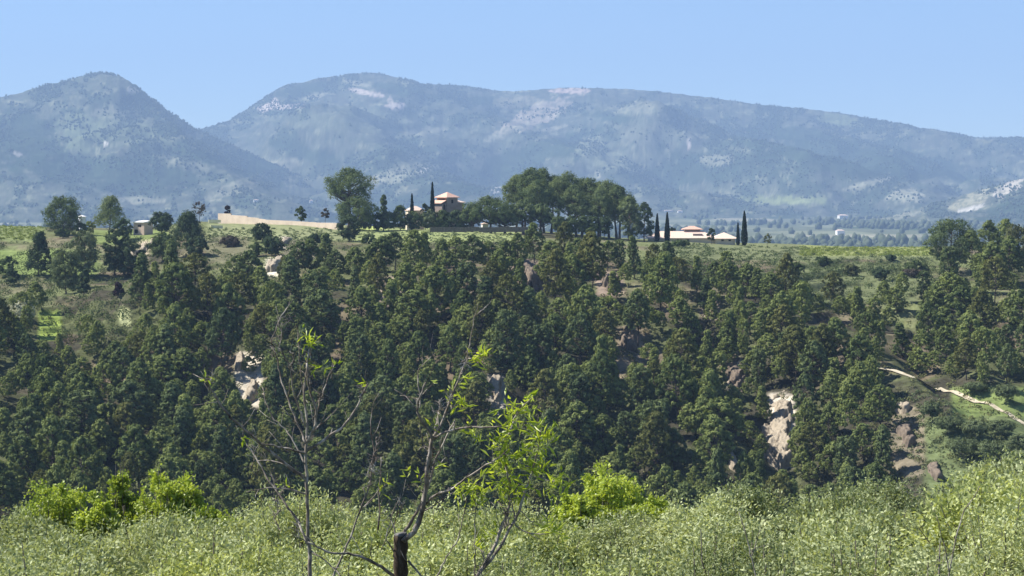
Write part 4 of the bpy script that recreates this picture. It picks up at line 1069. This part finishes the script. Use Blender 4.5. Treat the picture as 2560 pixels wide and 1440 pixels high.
# ------------------------------------------------------------------ almond trees in the foreground
YA = 14.0
MPP = YA / F
def limb(parent, name, pts, d0, d1, mat, dy0=0., dy1=0., Yb=YA, k=7, knob=.18, seed=0):
    rng = np.random.default_rng(seed + int(pts[0][0] * 3 + pts[-1][1]))
    p = np.array([P(a, b, Yb) for a, b in pts])
    n0 = len(p)
    dist = np.concatenate([[0], np.cumsum(np.linalg.norm(np.diff(p, axis=0), axis=1))])
    m = max(8, int(dist[-1] / .03)); m = min(m, 60)
    t = np.linspace(0, dist[-1], m)
    q = np.stack([np.interp(t, dist, p[:, i]) for i in range(3)], -1)
    u = t / dist[-1]
    q[:, 1] += dy0 + (dy1 - dy0) * u
    q += np.stack([rng.normal(0, .0025, m), rng.normal(0, .008, m), rng.normal(0, .002, m)], -1)
    rad = (d0 + (d1 - d0) * u ** .85) / 2 * MPP * (1 + knob * (rng.uniform(0, 1, m) - .4))
    mb = MB(); mb.tube(q - np.array(parent.location), rad, k)
    if name == 'branch':        # fine upright side shoots
        for _ in range(int(dist[-1] / .085)):
            i = int(rng.integers(int(m * .15), m)); c = q[i] - np.array(parent.location)
            ax = (q[min(i + 1, m - 1)] - q[max(i - 1, 0)]); ax /= np.linalg.norm(ax)
            d = ax * .6 + rng.normal(0, .55, 3) + np.array([0, 0, .55]); d /= np.linalg.norm(d)
            l = rng.uniform(.03, .17); r0 = min(rad[i] * .6, .0032)
            mb.tube([c, c + d * l * .5 + rng.normal(0, .006, 3), c + d * l + np.array([0, 0, .01])], [r0, r0 * .8, r0 * .4], 4)
    return mb.build(name, M[mat], parent, True), q
def leaf_spray(parent, spots, mat='almond', L=.074, W=.016, seed=0, name='leaves', dens=1.0):
    """narrow folded leaves bursting from bud points"""
    rng = np.random.default_rng(seed)
    V, T = [], []
    for (px, py, n, spread, dy, up) in spots:
        c = P(px, py, YA); c[1] += dy
        for _ in range(int(n * dens)):
            d = rng.normal(size=3) + np.array([0, 0, up]); d /= np.linalg.norm(d)
            o = c + rng.normal(0, spread * MPP, 3) * np.array([1, 1, 1])
            l = L * rng.uniform(.55, 1.25); w = W * rng.uniform(.7, 1.3)
            sd = np.cross(d, rng.normal(size=3)); sd /= np.linalg.norm(sd); nn = np.cross(sd, d)
            drp = np.array([0, 0, -.10 * l])
            m_ = o + d * l * .5 + drp * .2
            tip = o + d * l + drp * .6
            fold = nn * w * .35
            base_i = len(V) * 0
            V.append([o, m_ + sd * w * .5 + fold, tip, m_]); V.append([o, m_, tip, m_ - sd * w * .5 + fold])
            tt = rng.uniform(0, 1); T += [tt] * 8
    V = np.array(V).reshape(-1, 3) - np.array(parent.location)
    return obj(name, mesh_np(name, V, np.arange(len(V)).reshape(-1, 4), {'tint': np.array(T)}, False, [M[mat]]), parent)

def base_loc(px, Yb=YA):
    x = (px - 1280) / F * Yb
    return (x, Yb, float(hz(x, Yb)[0]))
def grow(root, branches, seed):
    for i, (pts, d0, d1, dya, dyb) in enumerate(branches):
        limb(root, 'branch', pts, d0, d1, 'twig', dya, dyb, seed=seed + i)
def twiglets(root, spots, seed, name='twig'):
    """bunches of short side shoots, each bunch growing from its own little stem"""
    rng = np.random.default_rng(seed); o = np.array(root.location)
    for (px, py, n, spread, ln) in spots:
        mb = MB()
        m = 5
        stem = np.array([P(px + rng.normal(0, spread * .3), py + spread * 1.6 * (1 - 2 * k / (m - 1)), YA) for k in range(m)]) - o
        stem[:, 1] += rng.normal(0, .02, m)
        mb.tube(stem, [.004, .0036, .003, .0024, .0014], 5)
        for _ in range(n):
            u = rng.uniform(0, m - 1.001); k = int(u); c = stem[k] * (1 - u + k) + stem[k + 1] * (u - k)
            d = rng.normal(size=3) * np.array([1, .6, .7]) + np.array([0, 0, .6]); d /= np.linalg.norm(d)
            l = ln * MPP * rng.uniform(.4, 1.3)
            mb.tube([c, c + d * l * .5 + rng.normal(0, .003, 3), c + d * l], [.0026, .0022, .0012], 4)
        mb.build(name, M['twig'], root)

gz = base_loc(775)[2]
ra = empty('almond_tree', base_loc(775)); tag(ra, 'slender almost bare almond tree with a straight dark stem, leftmost of the foreground trees', 'almond tree')
gpy = H0 - F * (gz - .2) / YA
limb(ra, 'trunk', [(782, gpy), (778, 1500), (776, 1440), (770, 1340), (768, 1240), (764, 1160), (766, 1110), (767, 1050), (760, 990), (764, 945), (769, 908), (775, 870)], 21, 4, 'twig', k=9, knob=.12)
grow(ra, [([(760,1194),(705,1151),(655,1104),(608,1058),(583,1035),(556,995),(542,966),(527,943)], 9, 4.5, 0, -.25), ([(764,1132),(700,1115),(658,1104)], 6, 4, 0, -.1),
          ([(765,1125),(792,1115),(822,1093),(850,1076),(879,1041),(894,1014),(904,987),(913,966)], 8, 4.5, 0, .25), ([(766,1095),(790,1070),(808,1058),(837,1029)], 5, 2.5, 0, .15),
          ([(767,1105),(790,1062),(794,1022),(781,985),(775,960),(773,931),(771,906)], 7, 5, 0, -.12), ([(765,1110),(742,1060),(719,1006),(698,960),(687,910),(681,889),(667,858),(690,800),(705,775)], 6, 2.5, 0, .3),
          ([(764,1068),(748,1010),(737,977),(733,922),(729,906),(715,877),(708,866)], 5, 3, 0, -.2), ([(780,1050),(790,1040),(802,995),(812,964),(821,933),(832,915)], 4.5, 2.5, 0, .1),
          ([(770,1360),(742,1307),(711,1268),(683,1234),(655,1204),(642,1179),(610,1135),(585,1110)], 7, 3, 0, .35), ([(766,1236),(725,1220),(678,1212),(628,1218)], 5, 2, 0, -.2), ([(764,1200),(720,1168),(668,1158),(632,1162)], 4, 2, 0, .2),
          ([(776,1376),(810,1395),(842,1418),(880,1450)], 4, 2.5, 0, -.2), ([(762,1160),(740,1120),(715,1085),(672,1050),(655,1010),(645,975)], 4, 2, 0, .25), ([(767,1040),(755,960),(745,900),(742,850),(738,815)], 3.5, 1.8, 0, .1), ([(775,905),(778,870),(776,855)], 4, 3, 0, 0)], 10)
twiglets(ra, [(700, 830, 22, 24, 34), (770, 920, 24, 14, 26), (790, 1000, 16, 22, 26), (905, 980, 12, 12, 24), (530, 945, 8, 8, 18), (730, 900, 12, 14, 22), (700, 1270, 26, 34, 30), (745, 1320, 14, 14, 26), (640, 1150, 12, 26, 26), (832, 930, 10, 10, 20), (680, 880, 8, 8, 18)], 31)
leaf_spray(ra, [(775, 852, 34, 9, 0, .3), (617, 1095, 8, 5, -.1, 0), (528, 938, 6, 4, -.25, .6), (524, 945, 3, 4, -.25, .2), (836, 915, 5, 4, .1, .6), (808, 922, 4, 4, .1, .3), (785, 925, 3, 4, 0, .3), (905, 960, 5, 5, .25, .4), (700, 1225, 4, 4, .2, .3), (770, 898, 4, 4, 0, .3)], L=.065, seed=41)

rb = empty('almond_tree', base_loc(1003)); tag(rb, 'almond tree sprouting thorny shoots from a thick cut stump, middle of the foreground trees', 'almond tree')
st_, q = limb(rb, 'stump', [(1006, gpy), (1003, 1500), (1002, 1440), (1000, 1400), (1001, 1365), (1002, 1338)], 54, 34, 'stump', k=16, knob=.16)
mb = MB(); c = P(1002, 1338, YA) - np.array(rb.location)
mb.tube([c + np.array([0, 0, -.004]), c + np.array([-.001, 0, .008]), c + np.array([-.002, 0, .014])], [.0435, .042, .036], 14); mb.build('stump_top', M['stumptop'], rb, True)
grow(rb, [([(1008,1350),(1033,1331),(1047,1307),(1056,1276),(1061,1246),(1067,1207),(1069,1165),(1075,1132),(1081,1098)], 15, 10, -.04, 0), ([(1008,1338),(1033,1296),(1056,1257),(1072,1212),(1081,1173),(1094,1137),(1114,1101),(1125,1076),(1136,1054)], 9, 4, .03, .12),
          ([(1081,1098),(1075,1081),(1063,1065),(1051,1048),(1044,1031),(1046,1008),(1051,991),(1058,968),(1065,952)], 8, 4, 0, -.1), ([(1081,1098),(1103,1060),(1115,1034),(1124,1005),(1134,982),(1143,961),(1155,930),(1167,897),(1171,878),(1175,854),(1180,824),(1186,790)], 8, 2.2, 0, .1),
          ([(1186,792),(1200,780),(1216,769)], 2.5, 2, .1, .12), ([(1186,792),(1192,775),(1194,762)], 2, 1.5, .1, .08), ([(1081,1098),(1105,1083),(1131,1074),(1155,1066),(1183,1065),(1219,1063),(1254,1060)], 7, 3.5, 0, -.15), ([(1133,1074),(1137,1062),(1136,1052)], 4, 3, -.05, -.05),
          ([(1051,991),(1046,960),(1045,925),(1070,900),(1098,876)], 3, 2, -.05, .1), ([(1046,998),(1025,995),(1001,989)], 3, 2, 0, .05), ([(1051,991),(1070,970),(1082,955)], 2.5, 1.8, 0, -.1), ([(1061,1262),(1072,1250),(1092,1232),(1128,1220),(1142,1207),(1169,1184),(1211,1154),(1239,1134)], 7, 4, 0, -.3),
          ([(1058,1280),(1090,1262),(1130,1240),(1160,1225)], 4, 2, 0, .2), ([(985,1440),(942,1404),(908,1384),(872,1373),(831,1368),(800,1350),(782,1335)], 9, 4, 0, -.3), ([(1020,1400),(1045,1425),(1075,1460)], 6, 4, -.02, -.1), ([(1167,900),(1185,898),(1205,893),(1230,888)], 3.5, 2, .1, 0),
          ([(990,1345),(975,1300),(985,1270),(1000,1250)], 3, 1.5, .02, .1), ([(985,1380),(965,1340),(980,1290),(997,1248)], 3.5, 2, 0, -.1), ([(1080,1175),(1100,1160),(1112,1150)], 3, 2, 0, .1), ([(1085,1082),(1095,1040),(1100,1015),(1098,1000)], 3, 2, 0, .1), ([(1075,1130),(1055,1120),(1046,1128)], 3, 2, 0, .1)], 60)
twiglets(rb, [(1080, 1140, 34, 16, 24), (1130, 1000, 20, 14, 20), (1070, 1190, 14, 10, 22), (1160, 900, 14, 12, 24), (1100, 1020, 12, 10, 20), (1050, 1000, 10, 12, 18), (1000, 1270, 12, 14, 22)], 33)
leaf_spray(rb, [(1200, 893, 34, 12, .05, .5), (1180, 900, 22, 8, .05, .2), (1222, 888, 12, 6, .03, .6), (1155, 950, 22, 9, .1, .4), (1125, 972, 12, 7, .1, .2), (1146, 1012, 24, 10, .1, .4), (1165, 1022, 18, 9, .1, .2), (1080, 1060, 10, 6, 0, .3), (1182, 1078, 32, 11, -.05, -.2), (1170, 1072, 10, 8, -.05, .3), (1128, 1005, 8, 6, .1, .2), (1012, 1195, 12, 8, .1, .2), (1055, 1180, 9, 6, 0, .3), (1090, 1160, 8, 6, 0, .4), (1140, 1215, 14, 8, -.2, .3), (1080, 960, 5, 6, .1, .3), (1150, 1220, 12, 9, -.2, 0)], seed=43, dens=.55)

rc_ = empty('almond_tree', base_loc(1195)); tag(rc_, 'leafiest almond tree with leaning reddish stems and fresh green tufts, right of the stump', 'almond tree')
limb(rc_, 'trunk', [(1165, gpy), (1180, 1500), (1192, 1440), (1225, 1401), (1256, 1359), (1272, 1326), (1289, 1301), (1300, 1271), (1311, 1234), (1321, 1207)], 18, 6, 'twig', k=9, knob=.14)
grow(rc_, [([(1170,1500),(1192,1445),(1211,1415),(1239,1368),(1250,1329),(1264,1298),(1272,1271),(1276,1221),(1266,1180),(1262,1140),(1272,1090),(1285,1050),(1305,1020),(1330,998)], 12, 2.5, .02, .1), ([(1321,1207),(1330,1180),(1340,1140),(1348,1100),(1352,1070)], 6, 3, 0, -.1),
           ([(1287,1310),(1300,1322),(1328,1329),(1364,1326),(1392,1318)], 4, 2, 0, -.2), ([(1303,1278),(1318,1298),(1333,1312),(1332,1326)], 3, 2, 0, .1), ([(1186,1470),(1187,1318),(1190,1262),(1178,1245)], 3.5, 2, .05, .12), ([(1080,1470),(1114,1404),(1144,1357),(1156,1307),(1164,1257)], 4, 2, .1, .25),
           ([(1268,1290),(1255,1270),(1240,1255)], 3, 2, 0, .1), ([(1264,1140),(1245,1125),(1232,1112)], 3, 2, .05, .1), ([(1330,1190),(1360,1195),(1392,1200)], 3, 2, 0, -.1), ([(1289,1301),(1284,1280),(1281,1262)], 5, 3, 0, .04), ([(1272,1180),(1300,1170),(1328,1165)], 3, 2, .03, 0)], 90)
twiglets(rc_, [(1265, 1300, 30, 14, 26), (1210, 1400, 18, 14, 26), (1280, 1240, 14, 16, 24), (1200, 1430, 14, 12, 26)], 35)
leaf_spray(rc_, [(1275, 1045, 62, 20, .08, .4), (1300, 1022, 26, 10, .1, .5), (1328, 998, 16, 6, .1, .4), (1340, 1018, 6, 4, .1, 0), (1262, 1085, 40, 16, .06, .1), (1352, 1078, 70, 17, -.1, .5), (1340, 1110, 34, 14, -.1, 0), (1372, 1090, 20, 8, -.1, .3), (1248, 1115, 32, 14, .05, .2), (1262, 1150, 44, 16, .05, .2), (1240, 1170, 26, 13, .05, 0), (1300, 1140, 30, 13, 0, .3), (1330, 1172, 56, 16, 0, .1), (1355, 1165, 22, 9, 0, .3), (1395, 1200, 44, 14, -.1, .3), (1375, 1225, 20, 12, -.1, -.3), (1280, 1195, 40, 17, .02, -.3), (1262, 1230, 34, 16, .05, -.5), (1240, 1205, 26, 14, .05, -.2), (1290, 1230, 26, 14, .05, -.4),
                (1172, 1232, 30, 12, .1, .1), (1195, 1222, 26, 12, .1, 0), (1180, 1265, 18, 12, .1, -.3), (1378, 1312, 34, 11, -.2, .5), (1392, 1322, 14, 8, -.2, 0), (1215, 1352, 26, 12, .1, .3), (1240, 1340, 14, 9, .1, .2), (1330, 1230, 16, 12, 0, -.2), (1205, 1240, 16, 10, .1, .3)], seed=45, L=.088, W=.018, dens=.66)

rd = empty('almond_sapling', base_loc(828)); tag(rd, 'thin leaning bare sapling between the slender tree and the stump', 'sapling')
limb(rd, 'trunk', [(800, gpy), (818, 1480), (833, 1440), (855, 1393), (875, 1345), (889, 1304), (903, 1268), (915, 1243), (912, 1228), (905, 1218)], 11, 4, 'twig', k=8)
grow(rd, [([(915,1243),(925,1210),(930,1170),(935,1130),(926,1090),(925,1050),(932,1010),(945,985)], 5, 2, 0, .1), ([(944,1330),(947,1280),(943,1240),(948,1195),(950,1150)], 5, 2.5, .1, .15), ([(900,1275),(925,1250),(948,1228),(965,1215)], 3.5, 2, 0, .1), ([(932,1150),(920,1180),(925,1200)], 4, 3, 0, 0), ([(1000,1250),(985,1310),(965,1350),(948,1385)], 3, 2, .1, .1)], 120)
twiglets(rd, [(934, 1165, 44, 14, 24), (925, 1200, 20, 12, 22), (940, 1110, 8, 10, 18)], 37)
leaf_spray(rd, [(965, 1212, 5, 5, .1, .5), (950, 1232, 4, 5, .1, .3)], seed=47)
# dark bare stems among the olives at right
for i, (pts, lb) in enumerate([([(2362, 1600), (2372, 1440), (2385, 1372), (2398, 1310), (2412, 1275), (2440, 1235), (2450, 1215)], 'dark bare forked stem rising among the olive tops at right'), ([(1905, 1600), (1890, 1440), (1870, 1360), (1855, 1300), (1848, 1280)], 'thin dark stem among the olive tops left of the right fork')]):
    x = (pts[0][0] - 1280) / F * 18.; rt = empty('bare_sapling', (x, 18., float(hz(x, 18.)[0]))); tag(rt, lb, 'sapling')
    gp2 = H0 - F * (float(hz(x, 18.)[0]) - .2) / 18.
    limb(rt, 'trunk', [(pts[0][0] - 4, gp2)] + pts, 9, 3, 'twig', Yb=18.)
    if i == 0: limb(rt, 'branch', [(2374, 1430), (2362, 1370), (2350, 1330), (2342, 1290)], 5, 2, 'twig', Yb=18.)
    else: limb(rt, 'branch', [(1880, 1390), (1892, 1350), (1900, 1325)], 4, 2, 'twig', Yb=18.)

# ------------------------------------------------------------------ haze
m, nt, out = new_mat('haze')
pv = N(nt, 'ShaderNodeVolumePrincipled')
pv.inputs['Color'].default_value = (0.45, 0.65, 1.0, 1)
pv.inputs['Density'].default_value = 0.74e-4
pv.inputs['Density Attribute'].default_value = ''
pv.inputs['Anisotropy'].default_value = 0.0
nt.links.new(pv.outputs[0], out.inputs['Volume'])
mb = MB(); mb.box(-8400, 8400, -60, 17200, -185, 1100)
o = mb.build('haze', m); tag(o, 'thin blue haze filling the air over the valley', 'haze', kind='stuff')
